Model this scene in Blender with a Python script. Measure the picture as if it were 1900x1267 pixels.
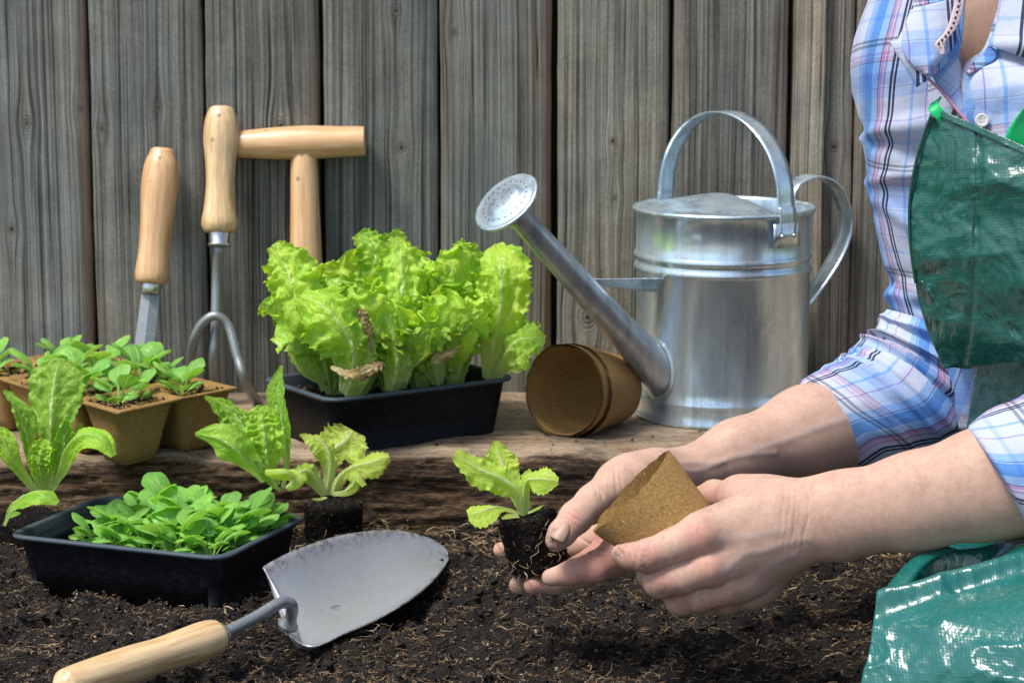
import bpy, math, random
import numpy as np
from mathutils import Vector, Matrix
R = math.radians
sc = bpy.context.scene
for o in list(bpy.data.objects): bpy.data.objects.remove(o)
# ---------------------------------------------------------------- camera
CZ, PITCH, FPX = 0.48, R(9.8), 4500.0
cam = bpy.data.objects.new('camera', bpy.data.cameras.new('camera'))
sc.collection.objects.link(cam); sc.camera = cam
cam.location = (0, 0, CZ); cam.rotation_euler = (R(90) - PITCH, 0, 0)
cam.data.sensor_width = 36; cam.data.lens = 36 * FPX / 1900
cam.data.clip_start = 0.05; cam.data.clip_end = 400
cam.data.dof.use_dof = True; cam.data.dof.focus_distance = 1.62; cam.data.dof.aperture_fstop = 20
# ---------------------------------------------------------------- world and sun
SUN_EL, SUN_AZ = 62, -55          # azimuth measured from the camera's back (-y) towards +x
w = bpy.data.worlds.new('World'); sc.world = w; w.use_nodes = True
wn = w.node_tree; wn.nodes.clear()
sky = wn.nodes.new('ShaderNodeTexSky'); sky.sky_type = 'NISHITA'; sky.sun_disc = False
sky.sun_elevation = R(SUN_EL); sky.air_density = 1.0; sky.dust_density = 2.5; sky.ozone_density = 1.0
bgn = wn.nodes.new('ShaderNodeBackground'); bgn.inputs['Strength'].default_value = 0.13
wo = wn.nodes.new('ShaderNodeOutputWorld')
wn.links.new(sky.outputs[0], bgn.inputs[0]); wn.links.new(bgn.outputs[0], wo.inputs[0])
sd = Vector((math.sin(R(SUN_AZ)) * math.cos(R(SUN_EL)), -math.cos(R(SUN_AZ)) * math.cos(R(SUN_EL)), math.sin(R(SUN_EL))))
sky.sun_rotation = math.atan2(sd.x, sd.y)
sl = bpy.data.objects.new('sun', bpy.data.lights.new('sun', 'SUN')); sc.collection.objects.link(sl)
sl.data.energy = 2.9; sl.data.angle = R(17); sl.data.color = (1.0, 0.97, 0.915)
sl.rotation_euler = sd.to_track_quat('Z', 'Y').to_euler(); sl.location = (0, 0, 4)
sc.view_settings.view_transform = 'Standard'; sc.view_settings.look = 'None'
sc.view_settings.exposure = 0.55; sc.view_settings.gamma = 1
sc.cycles.max_bounces = 8; sc.cycles.transparent_max_bounces = 8
sc.cycles.use_denoising = True
# ---------------------------------------------------------------- geometry helpers
cp, sp = math.cos(PITCH), math.sin(PITCH)
FW = np.array([0, cp, -sp]); UP = np.array([0, sp, cp]); RT = np.array([1.0, 0, 0]); C0 = np.array([0, 0, CZ])
def ray(px, py): return FW + (px - 950) / FPX * RT - (py - 633.5) / FPX * UP
def P(px, py, Y):                       # the point seen at (px, py) of the photograph that stands at depth Y
    r = ray(px, py); return C0 + r * (Y / r[1])
def G(px, py, z):                       # the point seen at (px, py) at height z
    r = ray(px, py); return C0 + r * ((z - CZ) / r[2])
def depth(p): return float((np.asarray(p) - C0) @ FW)
def RP(px, p): return px * depth(p) / FPX   # a length of px pixels at point p
rng = np.random.default_rng(7)
def unit(v):
    v = np.asarray(v, float); return v / (np.linalg.norm(v) + 1e-12)
_H = np.random.default_rng(3).random(4096).astype(np.float32)
def vnoise(x, y, z=0.0, s=0):
    x = np.asarray(x, float); y = np.asarray(y, float); z = np.asarray(z, float) + np.zeros_like(x)
    xi, yi, zi = np.floor(x).astype(int), np.floor(y).astype(int), np.floor(z).astype(int)
    fx, fy, fz = x - xi, y - yi, z - zi
    fx, fy, fz = [f * f * (3 - 2 * f) for f in (fx, fy, fz)]
    def h(a, b, c):
        k = (a * 73856093) ^ (b * 19349663) ^ (c * 83492791) ^ (s * 2654435)
        k = (k ^ (k >> 13)) * 1274126177
        return _H[(k ^ (k >> 16)) & 4095]
    r = 0
    for a in (0, 1):
        for b in (0, 1):
            for c in (0, 1):
                r = r + h(xi + a, yi + b, zi + c) * (fx if a else 1 - fx) * (fy if b else 1 - fy) * (fz if c else 1 - fz)
    return r * 2 - 1
def fbm(x, y, z=0.0, o=4, s=0, g=0.5):
    r, a, f = 0, 1.0, 1.0
    for i in range(o):
        r = r + a * vnoise(x * f, y * f, np.asarray(z) * f, s + i * 7); a *= g; f *= 2.03
    return r
COL = sc.collection
def root_of(o):
    while o.parent: o = o.parent
    return o
def link(o, parent=None):
    COL.objects.link(o)
    if parent is not None: o.parent = parent
    return o
def tag(o, label=None, cat=None, group=None, kind=None):
    if label: o['label'] = label
    if cat: o['category'] = cat
    if group: o['group'] = group
    if kind: o['kind'] = kind
    return o
def thing(name, label, cat, loc=(0, 0, 0), group=None):
    o = bpy.data.objects.new(name, None); link(o); o.location = tuple(loc); o.empty_display_size = 0.02
    return tag(o, label, cat, group)
def mk(name, V, F, m=None, parent=None, uv=None, attrs=None, smooth=True, org=None, kind=None, mats=None, fmat=None):
    """one mesh object from world-space vertices; its origin is its root's origin (or org)"""
    V = np.asarray(V, float)
    if org is None: org = np.array(root_of(parent).location) if parent is not None else np.zeros(3)
    org = np.array(org, float)
    me = bpy.data.meshes.new(name)
    if isinstance(F, np.ndarray):
        n, k = F.shape
        me.vertices.add(len(V)); me.vertices.foreach_set('co', (V - org).astype(np.float32).ravel())
        me.loops.add(n * k); me.loops.foreach_set('vertex_index', F.astype(np.int32).ravel())
        me.polygons.add(n); me.polygons.foreach_set('loop_start', np.arange(0, n * k, k, dtype=np.int32))
        me.update(calc_edges=True)
    else:
        me.from_pydata((V - org).tolist(), [], [list(f) for f in F]); me.update()
    if uv is not None:
        l = me.uv_layers.new(name='UVMap'); vi = np.empty(len(me.loops), np.int32); me.loops.foreach_get('vertex_index', vi)
        l.data.foreach_set('uv', np.asarray(uv, np.float32)[vi].ravel())
    for k2, a in (attrs or {}).items():
        at = me.attributes.new(k2, 'FLOAT', 'POINT'); at.data.foreach_set('value', np.asarray(a, np.float32))
    if smooth: me.polygons.foreach_set('use_smooth', np.ones(len(me.polygons), bool))
    for mm in (mats or ([m] if m else [])): me.materials.append(mm)
    if fmat is not None: me.polygons.foreach_set('material_index', np.asarray(fmat, np.int32))
    me.update()
    o = bpy.data.objects.new(name, me); link(o, parent)
    if parent is None: o.location = tuple(org)
    if kind: o['kind'] = kind
    return o
def gridf(nu, nv, wrap=False):
    """faces of a (nu x nv) vertex grid, index i*nv+j; wrap joins j"""
    i, j = np.meshgrid(np.arange(nu - 1), np.arange(nv if wrap else nv - 1), indexing='ij')
    j2 = (j + 1) % nv
    return np.stack([i * nv + j, i * nv + j2, (i + 1) * nv + j2, (i + 1) * nv + j], -1).reshape(-1, 4)
def cat_mesh(parts):
    Vs, Fs, n = [], [], 0
    for v, f in parts: Vs.append(v); Fs.append(np.asarray(f) + n); n += len(v)
    return np.concatenate(Vs), np.concatenate(Fs)
def crom(pts, n):
    """Catmull-Rom resample of control rows to n rows"""
    p = np.asarray(pts, float)
    if p.ndim == 1: p = p[:, None]
    k = len(p); t = np.linspace(0, k - 1, n); i = np.minimum(t.astype(int), k - 2); f = (t - i)[:, None]
    e = np.vstack([2 * p[0] - p[1], p, 2 * p[-1] - p[-2]])
    a, b, c, d = e[i], e[i + 1], e[i + 2], e[i + 3]
    return 0.5 * (2 * b + (c - a) * f + (2 * a - 5 * b + 4 * c - d) * f ** 2 + (3 * b - a - 3 * c + d) * f ** 3)
def lin(pts, t):
    pts = sorted(pts); return np.interp(t, [p[0] for p in pts], [p[1] for p in pts])
def frame(ax):
    a = unit(ax); r = np.array([0, 0, 1.0]) if abs(a[2]) < 0.9 else np.array([0, 1.0, 0])
    x = unit(np.cross(r, a)); return x, np.cross(a, x), a
def lathe(p0, p1, prof, n=32, cap=True):
    """turned solid about p0->p1; prof = [(t along the axis in metres, radius)]"""
    p0 = np.asarray(p0, float); x, y, a = frame(np.asarray(p1) - p0)
    th = np.linspace(0, 2 * np.pi, n, endpoint=False); V = []
    for t, r in prof: V.append(p0 + a * t + r * (np.cos(th)[:, None] * x + np.sin(th)[:, None] * y))
    V = np.concatenate(V); F = [tuple(f) for f in gridf(len(prof), n, True)]
    if cap: F.append(tuple(range(n))[::-1]); k = (len(prof) - 1) * n; F.append(tuple(range(k, k + n)))
    return V, F
def tube(pts, r, n=10, cap=True, flat=None):
    """round tube along points; r scalar or list; returns quads only (ends pinched)"""
    p = np.asarray(pts, float); m = len(p); r = np.broadcast_to(np.asarray(r, float), (m,)).copy()
    T = np.gradient(p, axis=0); T /= np.linalg.norm(T, axis=1)[:, None] + 1e-12
    x, y, _ = frame(T[0]); V = []; th = np.linspace(0, 2 * np.pi, n, endpoint=False)
    for k in range(m):
        x = unit(x - T[k] * (x @ T[k])); y = np.cross(T[k], x)
        V.append(p[k] + r[k] * (np.cos(th)[:, None] * x + np.sin(th)[:, None] * y))
    if cap:
        V = [np.repeat(p[:1], n, 0)] + V + [np.repeat(p[-1:], n, 0)]; m += 2
    return np.concatenate(V), gridf(m, n, True)
def ribbon(pts, side, wid, th):
    """flat strap along pts: side vectors per point, width and thickness; closed box section"""
    p = np.asarray(pts, float); m = len(p); S = np.array([unit(s) for s in np.broadcast_to(side, (m, 3))])
    T = np.gradient(p, axis=0); T /= np.linalg.norm(T, axis=1)[:, None]
    N = np.cross(S, T); wid = np.broadcast_to(wid, (m,))[:, None]
    prof = [(-1, -1), (-.93, 1), (-.6, 1), (-.5, 1.7), (-.38, 1), (.38, 1), (.5, 1.7), (.6, 1), (.93, 1), (1, -1), (.5, -.4), (-.5, -.4)]
    V = np.stack([p + S * wid * .5 * a + N * th * .5 * b for a, b in prof], 1).reshape(-1, 3)
    F = [tuple(f) for f in gridf(m, len(prof), True)]
    F += [tuple(range(len(prof)))[::-1], tuple(range((m - 1) * len(prof), m * len(prof)))]
    return V, F
def sphere(c, r, n=12, m=8, sc3=(1, 1, 1)):
    th = np.linspace(0, 2 * np.pi, n, endpoint=False); ph = np.linspace(0.001, np.pi - 0.001, m)
    V = np.stack([np.outer(np.sin(ph), np.cos(th)), np.outer(np.sin(ph), np.sin(th)), np.outer(np.cos(ph), np.ones(n))], -1).reshape(-1, 3)
    return np.asarray(c) + V * r * np.array(sc3), gridf(m, n, True)
# ---------------------------------------------------------------- material helper
class B:
    def __init__(s, name):
        s.m = bpy.data.materials.new(name); s.m.use_nodes = True; s.t = s.m.node_tree; s.t.nodes.clear()
        s.out = s.t.nodes.new('ShaderNodeOutputMaterial')
    def put(s, sock, v):
        if isinstance(v, bpy.types.NodeSocket): s.t.links.new(v, sock)
        elif v is not None:
            if hasattr(sock.default_value, '__len__') and not hasattr(v, '__len__'): v = [v] * len(sock.default_value)
            if hasattr(v, '__len__') and len(sock.default_value) == 4 and len(v) == 3: v = (*v, 1)
            sock.default_value = v
    def N(s, t, ins=None, out=0, **p):
        n = s.t.nodes.new('ShaderNode' + t)
        for k, v in p.items(): setattr(n, k, v)
        for k, v in (ins or {}).items(): s.put(n.inputs[k], v)
        return n.outputs[out]
    def M(s, op, a, b=None, c=None, clamp=False): return s.N('Math', {i: v for i, v in enumerate((a, b, c)) if v is not None}, operation=op, use_clamp=clamp)
    def VM(s, op, a, b=None): return s.N('VectorMath', {i: v for i, v in enumerate((a, b)) if v is not None}, operation=op)
    def mix(s, f, a, b, mode='MIX'):
        n = s.t.nodes.new('ShaderNodeMix'); n.data_type = 'RGBA'; n.blend_type = mode
        s.put(n.inputs[0], f); s.put(n.inputs[6], a); s.put(n.inputs[7], b); return n.outputs[2]
    def ramp(s, f, stops, interp='LINEAR'):
        n = s.t.nodes.new('ShaderNodeValToRGB'); r = n.color_ramp; r.interpolation = interp
        while len(r.elements) > 1: r.elements.remove(r.elements[-1])
        for i, (p, c) in enumerate(stops):
            e = r.elements[0] if i == 0 else r.elements.new(p); e.position = p
            c = (c, c, c) if not hasattr(c, '__len__') else c; e.color = (*c[:3], 1)
        s.put(n.inputs[0], f); return n.outputs[0]
    def noise(s, vec=None, scale=5, detail=4, rough=.55, dist=0, out=0):
        return s.N('TexNoise', {'Vector': vec, 'Scale': scale, 'Detail': detail, 'Roughness': rough, 'Distortion': dist}, out)
    def vor(s, vec=None, scale=5, out=0, **p): return s.N('TexVoronoi', {'Vector': vec, 'Scale': scale}, out, **p)
    def pos(s): return s.N('NewGeometry', out=0)
    def obj(s): return s.N('TexCoord', out=3)
    def uv(s): return s.N('TexCoord', out=2)
    def sep(s, v): 
        n = s.t.nodes.new('ShaderNodeSeparateXYZ'); s.put(n.inputs[0], v); return n.outputs
    def comb(s, x, y, z): return s.N('CombineXYZ', {0: x, 1: y, 2: z})
    def scale(s, v, k): return s.N('VectorMath', {0: v, 1: k}, operation='MULTIPLY')
    def rnd(s): return s.N('ObjectInfo', out=5)
    def attr(s, n): return s.N('Attribute', out=2, attribute_name=n)
    def bump(s, h, strength=.5, dist=.001, nrm=None): return s.N('Bump', {'Height': h, 'Strength': strength, 'Distance': dist, 'Normal': nrm})
    def bsdf(s, **k):
        n = s.t.nodes.new('ShaderNodeBsdfPrincipled')
        for a, v in k.items(): s.put(n.inputs[a.replace('_', ' ')], v)
        return n.outputs[0]
    def done(s, sh): s.t.links.new(sh, s.out.inputs[0]); return s.m
# ================================================================= materials
def plank_mat():
    """weathered vertical softwood: grain lines bend round knots (x, z of each knot in metres, size)"""
    b = B('weathered plank wood'); X, Y, Z = b.sep(b.pos()); rn = b.rnd()
    ox = b.M('MULTIPLY', rn, 37.0)
    K = KNOTS; q = b.M('ADD', X, b.M('MULTIPLY', b.noise(b.comb(b.M('MULTIPLY', X, 5.0), ox, b.M('MULTIPLY', Z, 2.2)), 1, 2), .010)); kn = None; core = None
    for (kx, kz, s) in K:
        dx = b.M('SUBTRACT', X, kx); dz = b.M('SUBTRACT', Z, kz)
        e = b.M('ADD', b.M('POWER', b.M('ABSOLUTE', b.M('DIVIDE', dx, s * 1.6)), 2.0), b.M('POWER', b.M('ABSOLUTE', b.M('DIVIDE', dz, s * 3.6)), 2.0))
        g = b.M('POWER', 2.718, b.M('MULTIPLY', e, -1.0))
        q = b.M('SUBTRACT', q, b.M('MULTIPLY', b.M('MULTIPLY', dx, g), .72))
        r = b.M('SQRT', b.M('ADD', b.M('POWER', dx, 2.0), b.M('POWER', b.M('MULTIPLY', dz, .8), 2.0)))
        c = b.M('SUBTRACT', 1.0, b.M('DIVIDE', r, s), clamp=True)
        core = c if core is None else b.M('MAXIMUM', core, c)
    qq = b.comb(q, ox, b.M('MULTIPLY', Z, .009))
    fine = b.noise(b.comb(q, ox, b.M('MULTIPLY', Z, .006)), 640, 3, .7)
    mid = b.noise(qq, 270, 3, .65)
    broad = b.noise(b.comb(q, ox, b.M('MULTIPLY', Z, .05)), 30, 3, .55)
    blot = b.noise(b.comb(X, ox, b.M('MULTIPLY', Z, .35)), 14, 4, .6)
    lines = b.ramp(mid, [(.38, 0), (.47, .62), (.56, .72), (.66, 1)])
    col = b.ramp(b.M('MULTIPLY', b.M('ADD', b.M('MULTIPLY', lines, .34), b.M('ADD', b.M('MULTIPLY', fine, .90), b.M('MULTIPLY', broad, .28))), .78),
                 [(.36, (.027, .026, .024)), (.47, (.088, .087, .081)), (.60, (.175, .174, .163)), (.78, (.33, .33, .31))])
    warm = b.mix(b.ramp(blot, [(.45, 0), (.75, .6)]), col, b.mix(1, col, (1.12, .93, .74), 'MULTIPLY'))
    cool = b.mix(b.ramp(b.noise(b.comb(X, ox, Z), 7, 2), [(.5, 0), (.75, .6)]), warm, b.mix(1, warm, (.84, 1.0, 1.10), 'MULTIPLY'))
    mould = b.mix(b.ramp(b.noise(b.comb(b.M('MULTIPLY', X, 2.2), ox, b.M('MULTIPLY', Z, .6)), 9, 5, .7), [(.56, 0), (.76, .5)]), cool, (.04, .04, .036))
    tint = b.mix(1, mould, b.ramp(rn, [(0, (.76, .78, .78)), (.3, (1.08, 1.05, .98)), (.65, (.84, .82, .76)), (1, (1.15, 1.15, 1.13))]), 'MULTIPLY')
    spk = b.noise(b.comb(X, ox, Z), 420, 4, .8); tint = b.mix(1, tint, b.ramp(spk, [(.3, .72), (.5, 1), (.72, 1.28)]), 'MULTIPLY')
    tint = b.mix(1, tint, b.ramp(b.noise(b.comb(X, ox, Z), 30, 4, .6), [(.3, .8), (.7, 1.15)]), 'MULTIPLY')
    tint = b.mix(1, tint, b.ramp(b.M('MULTIPLY_ADD', X, 1.1, .5), [(0, (.78, .86, .92)), (.45, (.92, .94, .90)), (1, (1.14, 1.04, .92))]), 'MULTIPLY')
    edge = b.mix(b.M('MULTIPLY', b.attr('edge'), .75), tint, (.13, .062, .026))
    core = b.M('MULTIPLY', core, b.M('MULTIPLY_ADD', b.noise(b.pos(), 160, 3), .9, .55)); kr = b.N('Math', {0: b.M('MULTIPLY', core, 19.0)}, operation='SINE')
    kcol = b.mix(b.ramp(core, [(0, 0), (.3, .4), (.8, .8)]), edge, b.ramp(kr, [(0, (.06, .05, .042)), (1, (.20, .185, .16))]))
    kcol = b.mix(b.ramp(core, [(.70, 0), (.86, .85)]), kcol, (.012, .009, .007))
    cr = b.M('MULTIPLY', b.ramp(b.noise(b.comb(q, ox, b.M('MULTIPLY', Z, .022)), 300, 1, .3), [(.23, 1), (.28, 0)]), b.ramp(b.noise(b.comb(X, ox, b.M('MULTIPLY', Z, .3)), 22, 2), [(.52, 0), (.60, 1)]))
    kcol = b.mix(cr, kcol, (.012, .01, .009))
    h = b.M('ADD', b.M('MULTIPLY', mid, .7), b.M('MULTIPLY', fine, .35)); h = b.M('SUBTRACT', h, b.M('MULTIPLY', cr, 1.5))
    h = b.M('ADD', h, b.M('MULTIPLY', kr, .12)); h = b.M('ADD', h, b.M('MULTIPLY', spk, .25))
    return b.done(b.bsdf(Base_Color=kcol, Roughness=.74, Specular_IOR_Level=.3, Normal=b.bump(h, .75, .0016)))
def beam_mat():
    b = B('old sleeper timber'); X, Y, Z = b.sep(b.pos()); up = b.sep(b.N('NewGeometry', out=1))[2]
    v = b.comb(b.M('MULTIPLY', X, .045), Y, Z); v2 = b.comb(b.M('MULTIPLY', X, .12), Y, b.M('MULTIPLY', Z, 1.3))
    mid = b.noise(v, 260, 4, .7, .5); fine = b.noise(b.comb(b.M('MULTIPLY', X, .2), Y, Z), 520, 4, .7, .8); br = b.noise(v2, 26, 5, .65)
    k = b.M('ADD', b.M('MULTIPLY', mid, .42), b.M('ADD', b.M('MULTIPLY', fine, .5), b.M('MULTIPLY', br, .42)))
    top = b.ramp(k, [(.47, (.07, .045, .028)), (.60, (.23, .165, .105)), (.74, (.40, .31, .215)), (.92, (.54, .45, .34))])  # top ramp painted brighter and warmer, as sunlit wood
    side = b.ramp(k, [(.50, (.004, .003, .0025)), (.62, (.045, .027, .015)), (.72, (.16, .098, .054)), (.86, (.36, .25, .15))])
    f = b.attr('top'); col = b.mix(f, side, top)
    rust = b.mix(b.ramp(b.noise(b.pos(), 30, 4), [(.55, 0), (.75, .5)]), col, b.mix(1, col, (1.3, .9, .65), 'MULTIPLY'))
    dirt = b.mix(b.ramp(b.noise(b.pos(), 22, 6, .7), [(.5, 0), (.68, .8)]), rust, (.022, .016, .012))
    h = b.M('ADD', b.M('MULTIPLY', mid, .8), b.M('MULTIPLY', fine, .4))
    return b.done(b.bsdf(Base_Color=dirt, Roughness=.78, Specular_IOR_Level=.25, Normal=b.bump(h, 1, .0035)))
def soil_mat():
    b = B('potting soil'); p = b.pos(); n = b.noise(p, 420, 5, .7); n2 = b.noise(p, 45, 4, .6); v = b.vor(p, 700)
    col = b.ramp(n, [(.34, (.003, .0024, .002)), (.54, (.010, .007, .005)), (.68, (.036, .024, .015)), (.82, (.12, .085, .052))])
    col = b.mix(b.ramp(n2, [(.45, 0), (.75, .5)]), col, b.mix(1, col, (1.7, 1.35, 1.0), 'MULTIPLY'))
    return b.done(b.bsdf(Base_Color=col, Roughness=.82, Specular_IOR_Level=.35, Normal=b.bump(b.M('ADD', n, b.M('MULTIPLY', v, .7)), 1, .0022)))
def crumb_mat(name='soil crumb', stops=None):
    b = B(name); p = b.pos(); a = b.attr('tone')
    col = b.ramp(a, stops or [(0, (.0035, .0028, .0023)), (.5, (.009, .0062, .0045)), (.72, (.045, .027, .015)), (.88, (.12, .075, .042)), (.97, (.19, .14, .085)), (1, (.30, .25, .19))])
    col = b.mix(.6, col, b.mix(1, col, b.ramp(b.noise(p, 900, 3), [(.3, .3), (.7, 1.7)]), 'MULTIPLY'))
    return b.done(b.bsdf(Base_Color=col, Roughness=.75, Specular_IOR_Level=.4, Normal=b.bump(b.noise(p, 1400, 3), .8, .0008)))
def leaf_mat(name, blade, dark, rib, edge=None, veins=9., vs=.5, rough=.34, blis=.35, bs=330, trans=.42, ribw=.10, ed=.0):
    b = B(name); U, V, _ = b.sep(b.uv()); a = b.M('ABSOLUTE', b.M('MULTIPLY_ADD', U, 2.0, -1.0)); rn = b.rnd(); p = b.obj()
    jit = b.M('MULTIPLY', b.noise(b.comb(U, V, rn), 7, 2), .12)
    ph = b.M('MULTIPLY', b.M('SUBTRACT', V, b.M('SUBTRACT', b.M('MULTIPLY', b.M('POWER', a, .8), .34), jit)), veins)
    fr = b.M('ABSOLUTE', b.M('SUBTRACT', b.M('FRACT', ph), .5))
    side = b.M('MULTIPLY', b.ramp(fr, [(0, 1), (.10, .0)]), b.ramp(a, [(.1, 1), (.85, .25)]))
    net = b.ramp(b.vor(b.comb(U, b.M('MULTIPLY', V, 1.8), rn), 26, feature='DISTANCE_TO_EDGE'), [(0, .55), (.10, 0)])
    ribf = b.ramp(b.M('DIVIDE', a, b.M('MULTIPLY_ADD', b.M('POWER', b.M('SUBTRACT', 1.0, V, clamp=True), 1.6), ribw * 3.2, ribw * .35)), [(.35, 1), (1, 0)])
    n = b.noise(b.comb(U, V, b.M('MULTIPLY', rn, 9.)), 3.2, 4, .6)
    col = b.mix(b.ramp(n, [(.35, 0), (.68, 1)]), blade, dark)
    tone = b.ramp(rn, [(0, (.66, .74, .7)), (.5, (1, 1, 1)), (1, (1.18, 1.10, 1.05))]); col = b.mix(1, col, tone, 'MULTIPLY')
    vv = b.M('MAXIMUM', side, b.M('MULTIPLY', net, .5))
    col = b.mix(b.M('MULTIPLY', vv, vs), col, rib)
    col = b.mix(ribf, col, rib)
    col = b.mix(b.ramp(V, [(0, .9), (.40, 0)]), col, rib)
    if ed > 0:
        ef = b.M('MULTIPLY', b.ramp(b.M('MAXIMUM', a, b.M('MULTIPLY', V, .97)), [(.80, 0), (.97, 1)]), b.ramp(b.noise(b.comb(U, V, rn), 5, 3), [(.45, 0), (.6, ed)]))
        col = b.mix(ef, col, edge)
    h = b.M('SUBTRACT', b.M('MULTIPLY', b.noise(p, bs, 2, .5), blis * 3), b.M('MULTIPLY', vv, .9)); h = b.M('ADD', h, b.M('MULTIPLY', ribf, .4))
    nb = b.bump(h, .8, .0007)
    s = b.bsdf(Base_Color=col, Roughness=b.M('MULTIPLY_ADD', n, .25, rough - .1), Specular_IOR_Level=.5, Normal=nb)
    tr = b.N('BsdfTranslucent', {'Color': b.mix(1, col, (1.35, 1.25, .55), 'MULTIPLY'), 'Normal': nb})
    return b.done(b.N('MixShader', {0: trans, 1: s, 2: tr}))
def black_plastic():
    b = B('black tray plastic'); p = b.pos(); e = b.attr('rim')
    sc_ = b.ramp(b.noise(b.scale(p, (1, 1, 3)), 160, 6, .75), [(.5, 0), (.8, 1)])
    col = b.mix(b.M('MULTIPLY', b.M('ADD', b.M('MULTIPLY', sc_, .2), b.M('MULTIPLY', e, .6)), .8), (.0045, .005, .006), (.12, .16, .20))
    dust = b.mix(b.ramp(b.vor(p, 520), [(.05, .35), (.12, 0)]), col, (.12, .13, .13))
    return b.done(b.bsdf(Base_Color=dust, Roughness=b.M('MULTIPLY_ADD', sc_, .2, .42), Specular_IOR_Level=.16, Normal=b.bump(b.noise(p, 700, 3), .2, .0004)))
def peat_mat(name='peat pot fibre', k=1.0):
    b = B(name); p = b.pos(); n = b.noise(p, 620, 5, .7); n2 = b.noise(p, 38, 3); v = b.vor(b.scale(p, (1, 1, .5)), 260)
    fib = b.ramp(b.noise(p, 300, 5, .8, 2.5), [(.42, 0), (.5, 1), (.58, 0)])
    col = b.ramp(n, [(.28, (.22 * k, .108 * k, .030 * k)), (.5, (.41 * k, .235 * k, .075 * k)), (.75, (.56 * k, .37 * k, .15 * k))])
    col = b.mix(b.ramp(n2, [(.4, 0), (.7, .5)]), col, b.mix(1, col, (.72, .7, .62), 'MULTIPLY'))
    col = b.mix(b.M('MULTIPLY', fib, .35), col, (.5, .35, .17))
    col = b.mix(b.ramp(v, [(.075, .85), (.11, 0)]), col, (.05, .024, .01))
    return b.done(b.bsdf(Base_Color=col, Roughness=.86, Specular_IOR_Level=.2, Normal=b.bump(b.M('ADD', n, b.M('MULTIPLY', fib, .5)), .9, .0011)))
def galv_mat(name='galvanised steel', c=(.72, .87, .96), r0=.17):
    b = B(name); p = b.pos(); v = b.vor(b.scale(p, (1, 1, .6)), 120, out=1); g = b.sep(v)[0]; n = b.noise(b.scale(p, (1, 1, .35)), 55, 5, .65)
    sp_ = b.ramp(b.noise(p, 500, 4, .7), [(.62, 0), (.72, 1)])
    col = b.mix(b.ramp(n, [(.35, 0), (.7, 1)]), c, tuple(x * .78 for x in c))
    col = b.mix(b.M('MULTIPLY', g, .25), col, tuple(x * .7 for x in c)); col = b.mix(b.M('MULTIPLY', sp_, .35), col, (.8, .82, .82))
    stk = b.noise(b.scale(p, (1, 1, .05)), 75, 4, .6); col = b.mix(1, col, b.ramp(stk, [(.32, (.62, .66, .70)), (.5, (1, 1, 1)), (.68, (1.16, 1.14, 1.10))]), 'MULTIPLY')  # vertical brightness streaks in the colour, imitating reflected surroundings
    scf = b.ramp(b.noise(b.scale(p, (1, 1, .4)), 85, 6, .8, .8), [(.58, 0), (.66, .55)]); col = b.mix(scf, col, (.62, .66, .68))
    ro = b.M('ADD', b.M('MULTIPLY_ADD', n, .20, r0 - .05), b.M('MULTIPLY', g, .07))
    return b.done(b.bsdf(Base_Color=col, Metallic=.74, Roughness=ro, Normal=b.bump(b.noise(b.scale(p, (1, 1, .3)), 18, 4), .5, .004)))
def steel_mat(name, c, metal, rough, sc_=420, bump=.25):
    b = B(name); p = b.pos(); n = b.noise(p, sc_, 4, .7); n2 = b.noise(p, 40, 3)
    col = b.mix(b.ramp(n, [(.3, 0), (.7, 1)]), c, tuple(x * .82 for x in c)); col = b.mix(b.ramp(n2, [(.5, 0), (.8, .5)]), col, tuple(x * .75 for x in c))
    col = b.mix(b.ramp(b.vor(p, 210), [(.045, .8), (.07, 0)]), col, (.05, .035, .025)); dm = b.attr('dirt')
    col = b.mix(b.M('MULTIPLY', dm, b.ramp(b.noise(p, 150, 6, .75), [(.46, 0), (.62, .9)])), col, (.10, .075, .055)); scr = b.noise(b.N('VectorRotate', {0: p, 3: .9}), 60, 4, .7); col = b.mix(b.ramp(b.noise(b.scale(p, (.3, 1, 1)), 900, 2), [(.62, 0), (.70, .35)]), col, (.75, .76, .76))
    return b.done(b.bsdf(Base_Color=col, Metallic=metal, Roughness=b.M('MULTIPLY_ADD', n2, .15, rough), Normal=b.bump(n, bump, .0004)))
def handle_mat(name, c, d, ax=0):
    b = B(name); p = b.obj(); a = b.attr('along'); x, y, z = b.sep(p)
    v = b.comb(b.M('MULTIPLY', a, .07), b.attr('ga'), b.attr('gb'))
    n = b.noise(v, 130, 4, .6, .5); f = b.noise(v, 420, 3, .65)
    col = b.mix(b.ramp(b.M('ADD', b.M('MULTIPLY', n, .6), b.M('MULTIPLY', f, .4)), [(.38, 1), (.58, 0)]), c, d)
    col = b.mix(b.ramp(b.vor(b.comb(a, b.attr('ga'), b.attr('gb')), 44), [(.07, .9), (.13, 0)]), col, tuple(q * .45 for q in d))
    col = b.mix(b.ramp(b.noise(p, 60, 4), [(.55, 0), (.8, .4)]), col, tuple(q * .72 for q in c))
    return b.done(b.bsdf(Base_Color=col, Roughness=.36, Specular_IOR_Level=.5, Coat_Weight=.2, Coat_Roughness=.3, Normal=b.bump(f, .25, .0004)))
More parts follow.
